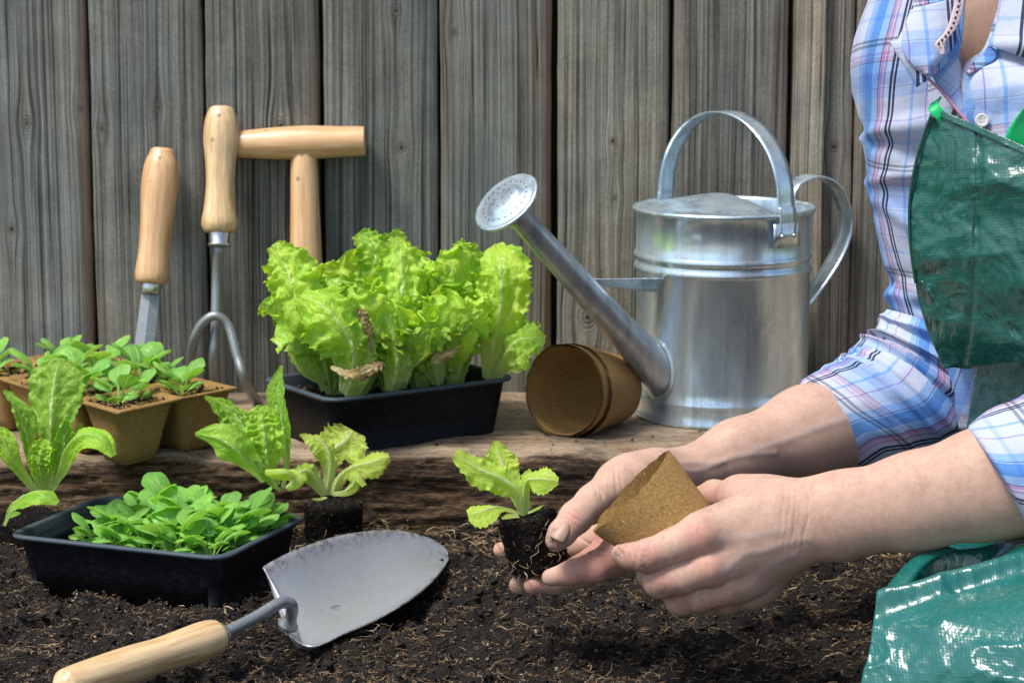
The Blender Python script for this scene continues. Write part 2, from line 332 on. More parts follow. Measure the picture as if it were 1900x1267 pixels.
def skin_mat():
    b = B('skin'); p = b.pos(); n = b.noise(p, 90, 4, .6); n2 = b.noise(p, 26, 3); f = b.noise(p, 1500, 3, .6); red = b.attr('red')
    col = b.mix(b.ramp(n, [(.35, 0), (.7, 1)]), (.575, .375, .275), (.48, .29, .21))
    col = b.mix(b.ramp(n2, [(.45, 0), (.75, .2)]), col, (.58, .34, .28))
    col = b.mix(b.ramp(b.noise(p, 330, 3, .6), [(.45, 0), (.72, .4)]), col, (.66, .47, .39)); col = b.mix(b.M('MULTIPLY', red, .7, clamp=True), col, (.60, .22, .185))
    col = b.mix(b.attr('vein'), col, (.50, .42, .42))
    col = b.mix(b.ramp(b.vor(p, 110), [(.05, .5), (.11, 0)]), col, (.36, .17, .11))
    col = b.mix(b.M('MULTIPLY', b.attr('dirt'), b.ramp(b.noise(p, 300, 4, .7), [(.4, 0), (.6, 1)])), col, (.09, .055, .035))
    lines = b.vor(b.scale(p, (1, 1, 1)), 1100, feature='DISTANCE_TO_EDGE')
    h = b.M('ADD', b.M('MULTIPLY', f, .5), b.M('MULTIPLY', b.ramp(lines, [(0, 0), (.12, 1)]), .45))
    return b.done(b.bsdf(Base_Color=col, Roughness=.47, Specular_IOR_Level=.42, Subsurface_Weight=.16, Subsurface_Radius=(1, .35, .18), Subsurface_Scale=.0045,
                         Normal=b.bump(h, .6, .0006)))
def plaid_mat():
    """woven checks: one stripe ramp across the threads each way, multiplied; uv is in centimetres"""
    b = B('plaid cotton'); U, V, _ = b.sep(b.uv())
    W = (.64, .68, .79); BL = (.13, .33, .70); LB = (.34, .53, .82); PK = (.54, .34, .53); K = (.05, .055, .10); PU = (.45, .30, .62); DB = (.10, .16, .42)
    st = [(0, W), (.10, K), (.125, W), (.14, K), (.165, W), (.215, PK), (.245, W), (.255, PK), (.29, K), (.30, LB), (.38, BL), (.50, LB), (.515, DB), (.522, LB), (.60, W), (.76, PU), (.77, W), (.90, LB), (.93, W)]
    per = 7.6
    fu = b.M('FRACT', b.M('DIVIDE', U, per)); fv = b.M('FRACT', b.M('ADD', b.M('DIVIDE', V, per), .35))
    light = lambda c: tuple(1 - (1 - x) * .66 for x in c)
    a = b.ramp(fu, st, 'CONSTANT'); c = b.ramp(fv, [(p_, light(q)) for p_, q in st], 'CONSTANT')
    col = b.mix(1, a, c, 'MULTIPLY'); 
    wv = b.M('MULTIPLY', b.N('Math', {0: b.M('MULTIPLY', U, 105.)}, operation='SINE'), b.N('Math', {0: b.M('MULTIPLY', V, 105.)}, operation='SINE'))
    th = b.ramp(b.M('FRACT', b.M('MULTIPLY', U, 6.)), [(0, .93), (.12, .93), (.13, 1), (1, 1)])
    col = b.mix(1, col, th, 'MULTIPLY')
    nb = b.bump(b.noise(b.pos(), 70, 4, .6), .35, .0035, b.bump(wv, .2, .0003))
    s = b.bsdf(Base_Color=col, Roughness=.8, Specular_IOR_Level=.2, Sheen_Weight=.15, Normal=nb)
    return b.done(b.N('MixShader', {0: .12, 1: s, 2: b.N('BsdfTranslucent', {'Color': col})}))
def tarp_mat(name, c, worn, wf, rough):
    b = B(name); U, V, _ = b.sep(b.uv()); p = b.pos()
    jit = b.M('MULTIPLY', b.noise(p, 60, 3), .2)
    su = b.N('Math', {0: b.M('MULTIPLY', b.M('ADD', U, jit), 34.)}, operation='SINE'); sv = b.N('Math', {0: b.M('MULTIPLY', b.M('ADD', V, jit), 34.)}, operation='SINE')
    wv = b.M('MULTIPLY', b.M('ADD', su, sv), .5)
    cr = b.noise(p, 70, 6, .7, 1.2); st = b.noise(b.comb(b.M('MULTIPLY', U, .25), b.M('MULTIPLY', V, 1.6), 0.), 3.2, 6, .8)
    f = b.ramp(b.M('ADD', b.M('MULTIPLY', cr, .5), b.M('MULTIPLY', st, .5)), [(.42, 0), (.62, wf), (.75, wf * 1.3)])
    col = b.mix(f, c, worn); col = b.mix(b.ramp(wv, [(-.0, .0), (1, .14)]), col, tuple(x * .55 for x in c))
    sp_ = b.M('MULTIPLY', b.ramp(b.noise(b.comb(b.M('MULTIPLY', U, 1.), b.M('MULTIPLY', V, 5.), 0.), 4.5, 3, .6), [(.62, 0), (.66, 1)]), .5)  # pale dashes painted as specular highlights on the weave
    col = b.mix(sp_, col, tuple(min(1, x * 1.9 + .05) for x in worn))
    h = b.M('ADD', b.M('MULTIPLY', wv, .035), b.M('MULTIPLY', cr, .45))
    nb = b.bump(b.noise(p, 24, 3, .5, .8), .6, .010, b.bump(h, .6, .0016))
    s = b.bsdf(Base_Color=col, Roughness=rough, Specular_IOR_Level=.6, Coat_Weight=.8, Coat_Roughness=.12, Normal=nb, Coat_Normal=nb)
    return b.done(b.N('MixShader', {0: .15, 1: s, 2: b.N('BsdfTranslucent', {'Color': col})}))
def plain(name, c, rough=.5, metal=0, bump=0, bs=300, **k):
    b = B(name); p = b.pos(); n = b.noise(p, bs, 4)
    col = b.mix(b.ramp(n, [(.35, 0), (.7, 1)]), c, tuple(x * .8 for x in c))
    return b.done(b.bsdf(Base_Color=col, Roughness=rough, Metallic=metal, Normal=b.bump(n, bump, .001), **k))
# knots seen on the fence: (px, py, radius in px)
FY = 2.145
KNOTS = [(float(P(x, y, FY)[0]), float(P(x, y, FY)[2]), s * 2.15 / FPX) for x, y, s in
         [(50, 228, 13), (150, 202, 10), (188, 238, 11), (293, 200, 10), (22, 425, 12), (520, 232, 15), (745, 275, 12), (735, 20, 12), (1137, 262, 9), (1140, 368, 9), (1548, 272, 13), (842, 60, 10), (1090, 590, 22)]]
M_plank = plank_mat(); M_beam = beam_mat(); M_soil = soil_mat(); M_crumb = crumb_mat()
M_fib = crumb_mat('peat fibre', [(0, (.05, .03, .015)), (.45, (.19, .12, .06)), (.85, (.40, .28, .15)), (1, (.62, .5, .32))])
M_tray = black_plastic(); M_peat = peat_mat(k=1.35); M_peat_in = peat_mat('peat pot fibre inside', .9)
M_galv = galv_mat(); M_galv_d = galv_mat('galvanised steel spout', (.56, .61, .66), .28)
M_gun = steel_mat('grey painted steel', (.30, .325, .335), .6, .36); M_blade = steel_mat('trowel steel', (.46, .48, .50), .62, .36, 700, .3)
M_chrome = steel_mat('bright ferrule steel', (.72, .72, .70), .95, .18, 90, .05)
M_beech = handle_mat('beech handle', (.72, .47, .25), (.54, .29, .13)); M_ash = handle_mat('pale ash handle', (.74, .55, .31), (.48, .29, .125))
M_skin = skin_mat(); M_nail = plain('fingernail', (.40, .26, .19), .5, bump=.05); M_plaid = plaid_mat()
M_tarp = tarp_mat('green woven tarp bib', (.002, .080, .060), (.03, .19, .15), .5, .34)
M_tarp2 = tarp_mat('green woven tarp lap', (.003, .125, .105), (.03, .20, .175), .3, .24)
M_lime = plain('bright green strap', (.0, .52, .14), .4, bump=.3, bs=900)
M_white = plain('white sewing thread', (.78, .78, .80), .7); M_button = plain('pearl button', (.62, .62, .60), .18, bs=60, Coat_Weight=.6)
M_tape = plain('dusty pink tape', (.62, .50, .50), .8, bump=.2, bs=700); M_navy = plain('navy embroidery', (.02, .022, .06), .7)
M_fril = leaf_mat('frilly lettuce leaf', (.56, .80, .10), (.36, .64, .045), (.72, .85, .42), (.45, .3, .1), 9, .30, .22, .8, 330, .45, .05)
M_cos = leaf_mat('cos lettuce leaf', (.45, .72, .07), (.27, .57, .035), (.64, .80, .36), None, 10, .38, .32, 1.0, 260, .42, .06)
M_but = leaf_mat('butter lettuce leaf', (.54, .70, .11), (.40, .60, .06), (.68, .80, .38), (.30, .17, .05), 8, .45, .36, .3, 330, .42, .14, .55)
M_held = leaf_mat('young lettuce leaf', (.58, .78, .10), (.42, .68, .06), (.70, .84, .38), None, 8, .5, .34, .4, 300, .42, .14)
M_lamb = leaf_mat('lambs lettuce leaf', (.34, .68, .14), (.21, .54, .08), (.56, .80, .34), None, 5, .22, .34, .15, 260, .38, .06)
M_dead = leaf_mat('withered leaf', (.66, .54, .26), (.34, .19, .07), (.72, .64, .36), (.10, .045, .02), 8, .2, .6, .6, 330, .3, .02, 1.0)
M_hair = plain('brown hair', (.10, .05, .025), .45); M_grass = plain('lawn', (.05, .11, .02), .8, bump=.6, bs=60); M_bounce = plain('pale paving', (.24, .24, .235), .8, bump=.4, bs=40)
# ================================================================= ground, soil, fence, timber
SH = 0.063                                              # top of the timber shelf
def soil_z(x, y):
    x = np.asarray(x, float); y = np.asarray(y, float)
    z = -0.010 + 0.010 * np.clip((y - 1.45) / .4, 0, 1.2)
    z = z + .0055 * fbm(x * 14, y * 14, o=2, s=2) + .0075 * fbm(x * 55, y * 55, o=3, s=9) + .0022 * fbm(x * 210, y * 210, o=2, s=4)
    for q_ in ((560, 1165), (610, 1160), (665, 1135), (720, 1108)):
        g0 = G(*q_, 0.); z = z - .009 * np.exp(-(((x - g0[0]) ** 2 + (y - g0[1]) ** 2) / .026 ** 2) ** 2)
    z = z - .011 * np.exp(-(((x + .085) / .05) ** 2 + ((y - 1.72) / .08) ** 2) ** 2)
    return z
def beam_front(x): return 1.897 - .012 * np.clip((.0 - x) / .4, 0, 1.5) - .02 * np.clip((-.1 - x) / .35, 0, 1.5)
# lawn / ground sheet to the horizon
s = 160.0; mk('ground', [(-s, -s, -.07), (s, -s, -.07), (s, s, -.07), (-s, s, -.07)], [(0, 1, 2, 3)], M_grass, kind='structure', smooth=False)
mk('bounce_paving', [(-3, -5, -.06), (3, -5, -.06), (3, 1.16, -.06), (-3, 1.16, -.06)], [(0, 1, 2, 3)], M_bounce, kind='structure', smooth=False)  # added out of view: pale sheet bouncing light onto the watering can
# soil bed: fine in view, coarse further out, one sheet
xs = np.unique(np.concatenate([np.linspace(-2.2, -.55, 25), np.linspace(-.55, .6, 620), np.linspace(.6, 2.4, 25)]))
ys = np.unique(np.concatenate([np.linspace(1.18, 1.34, 16), np.linspace(1.35, 1.93, 330)]))
Xg, Yg = np.meshgrid(xs, ys, indexing='ij'); Zg = soil_z(Xg, Yg)
mk('soil', np.stack([Xg, Yg, Zg], -1).reshape(-1, 3), gridf(len(xs), len(ys)), M_soil, kind='structure')
# crumbs and fibres: loose stuff nobody could count
ico_t = (1 + 5 ** .5) / 2
ICO_V = np.array([(-1, ico_t, 0), (1, ico_t, 0), (-1, -ico_t, 0), (1, -ico_t, 0), (0, -1, ico_t), (0, 1, ico_t), (0, -1, -ico_t), (0, 1, -ico_t), (ico_t, 0, -1), (ico_t, 0, 1), (-ico_t, 0, -1), (-ico_t, 0, 1)]) / 1.9
ICO_F = np.array([(0, 11, 5), (0, 5, 1), (0, 1, 7), (0, 7, 10), (0, 10, 11), (1, 5, 9), (5, 11, 4), (11, 10, 2), (10, 7, 6), (7, 1, 8), (3, 9, 4), (3, 4, 2), (3, 2, 6), (3, 6, 8), (3, 8, 9), (4, 9, 5), (2, 4, 11), (6, 2, 10), (8, 6, 7), (9, 8, 1)])
def crumbs(c, r, seed=1, squash=.75):
    g = np.random.default_rng(seed); n = len(c)
    v = ICO_V[None] * g.uniform(.6, 1.35, (n, 12, 1)) * np.stack([g.uniform(.7, 1.5, n), g.uniform(.7, 1.3, n), g.uniform(.5, 1.0, n) * squash], -1)[:, None]
    a = g.uniform(0, 6.28, n); b_ = g.uniform(-.9, .9, n); ca, sa, cb, sb = np.cos(a)[:, None], np.sin(a)[:, None], np.cos(b_)[:, None], np.sin(b_)[:, None]
    x, y, z = v[..., 0], v[..., 1], v[..., 2]; x, z = x * cb + z * sb, -x * sb + z * cb; x, y = x * ca - y * sa, x * sa + y * ca
    V = np.stack([x, y, z], -1) * r[:, None, None] + c[:, None]
    F = (ICO_F[None] + 12 * np.arange(n)[:, None, None]).reshape(-1, 3)
    return V.reshape(-1, 3), F, np.repeat(g.random(n), 12)
def fibres(c, L, r, seed=2, flat=.5, tilt=.5):
    """bent three-sided straws"""
    g = np.random.default_rng(seed); n = len(c); k = 5; t = np.linspace(-.5, .5, k)
    a = g.uniform(0, 6.28, n); e = g.normal(0, tilt, n); d = np.stack([np.cos(a) * np.cos(e), np.sin(a) * np.cos(e), np.sin(e)], -1)
    s = np.stack([-np.sin(a), np.cos(a), np.zeros(n)], -1); u = np.cross(d, s)
    bend = g.normal(0, .3, (n, 1)) * (t ** 2) * 2 + g.normal(0, .12, (n, k)); bz = g.normal(0, .2, (n, 1)) * (t ** 2) * 2 + g.normal(0, .05, (n, k))
    M = c[:, None] + (d[:, None] * t[None, :, None] + s[:, None] * bend[..., None] + u[:, None] * bz[..., None]) * L[:, None, None]
    rr = r[:, None] * (1 - .75 * (np.abs(t) * 2) ** 2)[None]
    ring = [M + (s[:, None] * math.cos(q) + u[:, None] * math.sin(q)) * rr[..., None] for q in (0, 2.1, 4.2)]
    V = np.stack(ring, 2)                                # n,k,3,3
    f = gridf(k, 3, True); F = (f[None] + 3 * k * np.arange(n)[:, None, None]).reshape(-1, 4)
    return V.reshape(-1, 3), F, np.repeat(g.random(n), 3 * k)
def scatter(n, ymin, ymax, seed):
    g = np.random.default_rng(seed); y = ymin + (ymax - ymin) * g.random(n) ** .9; x = (g.random(n) * 2 - 1) * (.225 * y + .02); return x, y
x, y = scatter(30000, 1.36, 1.90, 11); g_ = np.random.default_rng(5); r = .0005 + .0013 * g_.random(len(x)) ** 2.2
V1, F1, T1 = crumbs(np.stack([x, y, soil_z(x, y) + r * .5], -1), r, 21)
x, y = scatter(4200, 1.36, 1.90, 12); r = .0012 + .0026 * g_.random(len(x)) ** 3
V2, F2, T2 = crumbs(np.stack([x, y, soil_z(x, y) + r * .25], -1), r, 22)
tag(mk('soil_crumbs', *cat_mesh([(V1, F1), (V2, F2)]), M_crumb, attrs={'tone': np.concatenate([T1, T2 * .8])}, smooth=False),
    'loose dark crumbs of potting soil lying over the whole bed', 'soil crumbs', kind='stuff')
x, y = scatter(17000, 1.36, 1.90, 13); L = .0025 + .010 * g_.random(len(x)) ** 1.8
V1, F1, T1 = fibres(np.stack([x, y, soil_z(x, y) + .0016], -1), L, .00014 + .00022 * g_.random(len(x)), 23, tilt=.35)
m = 900; y2 = np.concatenate([g_.uniform(1.80, 1.90, m), g_.uniform(1.36, 1.88, 260)]); x2 = (g_.random(len(y2)) * 2 - 1) * .42; L2 = .008 + .016 * g_.random(len(y2)) ** 2
V2, F2, T2 = fibres(np.stack([x2, y2, soil_z(x2, y2) + .004], -1), L2, .00032 + .0004 * g_.random(len(y2)), 24, tilt=.3)
tag(mk('peat_fibres', *cat_mesh([(V1, F1), (V2, F2)]), M_fib, attrs={'tone': np.concatenate([T1 * .9, .35 + .65 * T2])}, smooth=False),
    'thin straw-coloured peat fibres strewn through the soil', 'peat fibres', kind='stuff')
# ---- fence: each plank its own part
gaps = [(-44, 8), (168, 5), (382, 8), (597, 8), (815, 4.5), (1029, 11), (1243, 8), (1463, 8), (1582, 3), (1800, 6), (2010, 6)]
fence = thing('fence', 'weathered grey fence of upright wooden planks behind the timber shelf', 'fence', (0, FY, 0))
def gx(px): return float(P(px, 300, FY)[0])
def plank(x0, x1, seed, yoff, z1=1.02):
    g = np.random.default_rng(seed); nz = 60; z = np.linspace(-.02, z1, nz)
    wob0 = .0007 * vnoise(z * 9, seed * 1.7 + 0 * z) + .0004 * vnoise(z * 40, seed + 0 * z); wob1 = .0007 * vnoise(z * 9, seed * 2.3 + 0 * z) + .0004 * vnoise(z * 40, 5. + seed + 0 * z)
    sec = [(0, .02, 0, 0), (0, .0015, 0, 1), (.0012, 0, 0, 1), (.010, -.0002, 0, .15), (.03, -.0006, 0, 0)]     # from the left edge: dx, dy, _, edge
    pr = [(x0 + a, b_, e, 0) for a, b_, _, e in sec] + [((x0 + x1) / 2, -.0008, 0, 0)] + [(x1 - a, b_, e, 1) for a, b_, _, e in sec[::-1]]
    V = np.array([[(px_ + (wob1[k] if s_ else wob0[k]), FY + yoff + py_, z[k]) for px_, py_, _, s_ in pr] for k in range(nz)]).reshape(-1, 3)
    es = [1.0, .25, .6, .1][seed % 4]
    E_ = np.tile(np.array([e * (es if s_ else es * .35) for _, _, e, s_ in pr]), nz)
    return mk('plank', V, gridf(nz, len(pr)), M_plank, fence, attrs={'edge': E_})
for i in range(-6, len(gaps) + 5):
    if 0 <= i < len(gaps) - 1: a, b_ = gx(gaps[i][0] + gaps[i][1] / 2), gx(gaps[i + 1][0] - gaps[i + 1][1] / 2)
    elif i < 0: a = gx(gaps[0][0]) + i * .103; b_ = a + .099
    else: a = gx(gaps[-1][0]) + (i - len(gaps) + 1) * .103; b_ = a + .099
    plank(a, b_, i + 20, [0, .0015, -.001, .001][(i * 7) % 4])
M_dark = plain('dark gap blocker', (.02, .017, .014), .9)  # unseen dark boards, added to block daylight behind the plank gaps
for zz in (.12, .40, .68, .94):
    V, F = lathe((-1.1, FY + .034, zz), (1.2, FY + .034, zz), [(0, .13), (2.3, .13)], 4)
    V = V.copy(); V[:, 1] = FY + .021 + (V[:, 1] > FY + .034) * .02 + (.003 if zz in (.12, .68) else 0); V[:, 2] = zz + np.sign(V[:, 2] - zz) * .143
    mk('gap_light_block', V, F, M_dark, fence, smooth=False)
# ---- timber shelf (old sleeper): top and rough front face, broken long edge
nx = 900; bx_ = np.concatenate([np.linspace(-1.1, -.52, 40), np.linspace(-.51, .56, nx), np.linspace(.57, 1.2, 40)]); nx = len(bx_)
prof = []                                                # (kind, t): top from the fence forward, then down the face
T_ = np.linspace(0, 1, 34); Fz = np.linspace(0, 1, 46)
Vb, top = [], []
yf = beam_front(bx_) + .0035 * fbm(bx_ * 9, 0 * bx_, o=3, s=5)
ez = .0035 * fbm(bx_ * 22, 0 * bx_ + 4, o=3, s=6)
for t in T_:
    y = FY + .019 + (yf + .006 - FY - .019) * t
    z = SH + .0011 * fbm(bx_ * 6, y * 110, o=3, s=8) - .0012 * (fbm(bx_ * 5, y * 60, o=2, s=12) > .55) + np.where(t > .8, ez * ((t - .8) / .2) ** 2, 0) - .0025 * max(0, (t - .9) / .1) ** 2
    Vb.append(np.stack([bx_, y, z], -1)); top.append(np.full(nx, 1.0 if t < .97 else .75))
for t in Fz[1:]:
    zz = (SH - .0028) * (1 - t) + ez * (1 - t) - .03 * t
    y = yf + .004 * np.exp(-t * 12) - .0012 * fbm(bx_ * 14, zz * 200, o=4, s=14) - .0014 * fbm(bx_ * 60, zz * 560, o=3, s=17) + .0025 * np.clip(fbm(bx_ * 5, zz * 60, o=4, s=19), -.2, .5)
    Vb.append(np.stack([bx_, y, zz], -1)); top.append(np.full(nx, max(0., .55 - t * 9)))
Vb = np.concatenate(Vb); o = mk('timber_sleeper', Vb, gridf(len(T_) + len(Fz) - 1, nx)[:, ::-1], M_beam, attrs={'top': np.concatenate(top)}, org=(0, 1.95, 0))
n_ = 420; x = g_.uniform(-.45, .5, n_); y = FY - .004 - (FY - 1.90) * g_.random(n_) ** .8; r = .0004 + .0011 * g_.random(n_) ** 3
V, F, T = crumbs(np.stack([x, y, SH + .001 + r * .4], -1), r, 77); mk('soil_crumbs', V, F, M_crumb, o, attrs={'tone': .2 + .8 * T}, smooth=False, kind='stuff')
n_ = 90; x = g_.uniform(-.3, .4, n_); y = g_.uniform(1.91, 2.1, n_); V, F, T = fibres(np.stack([x, y, 0 * x + SH + .0014], -1), g_.uniform(.002, .008, n_), g_.uniform(.00015, .0003, n_), 78, tilt=.05); mk('peat_fibres', V, F, M_fib, o, attrs={'tone': T}, smooth=False, kind='stuff')
tag(o, 'old brown timber sleeper lying along the fence as a low shelf', 'timber')
# ================================================================= tools and watering can
def handle(name, p0, p1, prof, m, parent, n=36, twist=0):
    V, F = lathe(p0, p1, prof, n); x, y, a = frame(np.asarray(p1) - np.asarray(p0)); d = V - np.asarray(p0)
    return mk(name, V, F, m, parent, attrs={'along': d @ a, 'ga': d @ x, 'gb': d @ y})
def bez(prof, n=40):
    p = crom(prof, n); p[:, 1] = np.maximum(p[:, 1], 0.0002); return [tuple(q) for q in p]
def lean(px, py, z_gap=0.0, rpx=30):      # a point resting against the fence: its depth leaves room for its radius
    return P(px, py, FY - .002 - rpx * 2.1 / FPX - z_gap)
# --- narrow weeding knife, left
a = lean(302, 274, 0, 33); b_ = lean(281, 527, .028, 30); L = np.linalg.norm(b_ - a); k = 2.12 / FPX
t = thing('weeding_knife', 'garden knife with beech handle and flat grey blade leaning behind the peat pots', 'hand tool', (float(b_[0]) - .01, 2.06, SH))
handle('handle', a, b_, bez([(0, .0), (.0012, .009), (.006, 27 * k * .9), (.016, 31.5 * k), (.035, 34 * k), (.065, 30.5 * k), (.09, 29 * k), (L - .012, 31.5 * k), (L - .005, 31 * k), (L - .001, 27 * k), (L, 20 * k)]), M_beech, t)
ax = unit(b_ - a); c = b_ + ax * .009
V, F = lathe(b_ - ax * .001, c, [(0, 18.5 * k), (.0015, 19.5 * k), (.0085, 19.5 * k), (.0098, 17 * k)], 28); mk('ferrule', V, F, M_chrome, t)
e = lean(262, 690, .055, 20); ax2 = unit(e - c); sd_ = unit(np.cross(ax2, (0, 1, .15)))
V = []
for q, hw in ((0, 17 * k), (.02, 17.5 * k), (.05, 18.5 * k), (np.linalg.norm(e - c) - .004, 20 * k), (np.linalg.norm(e - c) + .018, 3 * k)):
    for s_, d_ in ((-1, 0), (0, -.0022), (1, 0), (1, .0012), (-1, .0012)): V.append(c + ax2 * q + sd_ * hw * s_ + np.array([0, d_, 0]))
mk('blade', V, [tuple(f) for f in gridf(5, 5, True)] + [(4, 3, 2, 1, 0), (20, 21, 22, 23, 24)], M_gun, t, smooth=False)
# --- cultivator
a = lean(411, 197, 0, 33); b_ = lean(407, 432, .030, 30); L = np.linalg.norm(b_ - a)
t = thing('hand_cultivator', 'three pronged hand cultivator with pale wooden handle leaning on the fence', 'hand tool', (float(b_[0]), 2.05, SH))
handle('handle', a, b_, bez([(0, 0), (.0012, .009), (.006, 26 * k), (.016, 31 * k), (.032, 32.5 * k), (.050, 28.5 * k), (.070, 26.5 * k), (L - .022, 29.5 * k), (L - .012, 33 * k), (L - .006, 33 * k), (L - .001, 28 * k), (L, 21 * k)]), M_ash, t)
ax = unit(b_ - a); c = b_ + ax * .011
V, F = lathe(b_ - ax * .001, c, [(0, 19 * k), (.0015, 20 * k), (.0095, 18.5 * k), (.0115, 21.5 * k), (.0125, 21 * k), (.013, 17 * k)], 28); mk('ferrule', V, F, M_chrome, t)
j = lean(400, 600, .050, 8)
V, F = tube(crom([c, lean(402, 520, .04, 8), j, lean(397, 665, .056, 8), lean(398, 712, .03, 8), lean(402, 722, -.004, 8)], 24), 9.5 * k, 12); mk('shaft', V, F, M_gun, t)
V, F = tube(crom([lean(352, 690, .028, 8), lean(358, 640, .055, 8), lean(372, 605, .06, 8), lean(398, 586, .062, 8), lean(424, 605, .062, 8), lean(440, 660, .072, 8), lean(455, 705, .078, 8), lean(480, 752, .045, 8), lean(489, 757, .03, 8)], 60), 9 * k, 12); mk('prongs', V, F, M_gun, t)
# --- dibber with T handle
a = lean(446, 268, 0, 28); b_ = lean(676, 262, 0, 28); L = np.linalg.norm(b_ - a); mid = P(563, 264, FY - .03)
t = thing('dibber', 'beech dibber with a T shaped handle standing behind the frilly lettuces', 'hand tool', (float(mid[0]), 2.1, SH))
handle('cross_handle', a, b_, bez([(0, 22 * k), (.001, 25 * k), (L * .3, 30 * k), (L * .55, 31.5 * k), (L * .8, 29 * k), (L - .0015, 27.5 * k), (L, 26 * k)]), M_beech, t)
s0 = a + (b_ - a) * .51; s1 = lean(573, 735, .035, 30); L = np.linalg.norm(s1 - s0)
handle('shaft', s0, s1, bez([(0, 17 * k), (.010, 23 * k), (.022, 25.5 * k), (.055, 27 * k), (.10, 30 * k), (L * .62, 31 * k), (L - .05, 24 * k), (L, 3 * k)]), M_beech, t)
# --- trowel in the foreground (lies on the soil, ferrule and handle to the lower left)
t = thing('trowel', 'garden trowel with broad grey blade and pale wooden handle lying on the soil', 'trowel', tuple(G(545, 1180, 0)))
h0 = P(105, 1278, 1.430); h1 = P(404, 1180, 1.535); L = np.linalg.norm(h1 - h0); k2 = 1.5 / FPX
handle('handle', h1, h0, bez([(0, 28 * k2), (.0015, 34 * k2), (.006, 37 * k2), (.016, 38.5 * k2), (.035, 36 * k2), (.055, 34.5 * k2), (.08, 37 * k2), (L - .012, 34 * k2), (L - .005, 27 * k2), (L - .001, 15 * k2), (L, 0)]), M_ash, t)
ax = unit(h1 - h0); f1 = h1 + ax * .006
V, F = lathe(h1 - ax * .001, f1, [(0, 24 * k2), (.001, 26 * k2), (.004, 25 * k2), (.006, 23 * k2), (.0068, 17 * k2)], 28); mk('ferrule', V, F, M_chrome, t)
e1 = P(528, 1117, 1.578); bl = P(534, 1160, 1.592)
V, F = tube(crom([h1, P(470, 1147, 1.557), P(512, 1122, 1.572), e1, P(541, 1122, 1.582), P(541, 1140, 1.588), bl], 34), [12.5 * k2] * 30 + [14 * k2, 16 * k2, 19 * k2, 22 * k2], 14); mk('shank', V, F, M_gun, t)
# blade: dished sheet; left/right outline rows from the shoulder to the tip
rowsA = [(491, 1054, 1.672), (494, 1047, 1.678), (540, 1023, 1.70), (610, 998, 1.735), (680, 985, 1.765), (745, 984, 1.785), (800, 999, 1.795), (826, 1016, 1.795), (833, 1031, 1.79)]       # far edge
rowsB = [(519, 1163, 1.60), (575, 1197, 1.568), (640, 1173, 1.590), (700, 1147, 1.622), (750, 1118, 1.658), (790, 1088, 1.70), (817, 1060, 1.745), (831, 1040, 1.78), (833, 1034, 1.788)]   # near edge
A = crom([P(*q) for q in rowsA], 60); Bq = crom([P(*q) for q in rowsB], 60); nv = 34; V = []
for i in range(60):
    u = i / 59; up = unit(np.cross(Bq[min(i + 1, 59)] - Bq[max(i - 1, 0)], A[i] - Bq[i]) + 1e-9)
    up = up if up[2] > 0 else -up; wd = np.linalg.norm(A[i] - Bq[i])
    for j in range(nv):
        v = j / (nv - 1); dish = -.23 * wd * (1 - (2 * v - 1) ** 2) * (1 - .55 * u)
        V.append(A[i] + (Bq[i] - A[i]) * v + up * dish)
ob = mk('blade', V, gridf(60, nv), M_blade, t)
at = ob.data.attributes.new('dirt', 'FLOAT', 'POINT'); at.data.foreach_set('value', np.array([[max(0, 1 - abs(1 - i / 59) * 3, 1 - j / (nv - 1) * 9, 1 - (1 - j / (nv - 1)) * 7, (1 - i / 59 * 5) * (j > nv * .4)) for j in range(nv)] for i in range(60)], np.float32).ravel())
sm = ob.modifiers.new('thickness', 'SOLIDIFY'); sm.thickness = .0012
# --- watering can
CR = .0765; cc = P(1338, 765, 2.05); cc[2] = SH; C3 = np.array([cc[0], 2.05, SH]); H = .179
t = thing('watering_can', 'galvanised metal watering can with long spout and round rose on the timber shelf', 'watering can', tuple(C3))
prof = [(0, CR * .93), (.0002, CR * .965), (.002, CR * .985), (.004, CR * .97), (.016, CR * .955), (.018, CR * .968), (.020, CR * .968), (.0215, CR * .955), (.03, CR * .957), (.126, CR * .972), (.1275, CR * .99), (.1295, CR * .998), (.1315, CR * .985), (.1335, CR * .972),
        (.136, CR * .972), (.1375, CR * .99), (.1395, CR * .998), (.1415, CR * .985), (.143, CR * .975), (H - .004, CR * .978), (H - .003, CR * 1.0), (H - .001, CR * 1.02), (H + .001, CR * 1.01), (H + .0012, CR * .985), (H - .002, CR * .97), (H - .05, CR * .96), (.02, CR * .93), (.018, .001)]
V, F = lathe(C3, C3 + (0, 0, 1), prof, 96, cap=False); mk('body', V, F, M_galv, t)
sdir = unit((-.80, -.60, 0)); pdir = np.array([-sdir[1], sdir[0], 0])          # spout direction; direction across it
# half lid over the spout side, raised to a peak at the straight edge
nr, na = 18, 60; V = []
for i in range(nr):
    r = i / (nr - 1)
    for j in range(na):
        q = -np.pi / 2 + np.pi * j / (na - 1); hgt = .0115 * max(0, 1 - (r / .82) ** 1.5) if r < .82 else 0.0; hgt += .0012 * math.exp(-((r - .86) / .03) ** 2)
        V.append(C3 + (sdir * math.cos(q) + pdir * math.sin(q)) * r * CR * .985 + np.array([0, 0, H - .0005 + hgt]))
ob = mk('half_lid', V, gridf(nr, na), M_galv, t); sm = ob.modifiers.new('t', 'SOLIDIFY'); sm.thickness = .0008
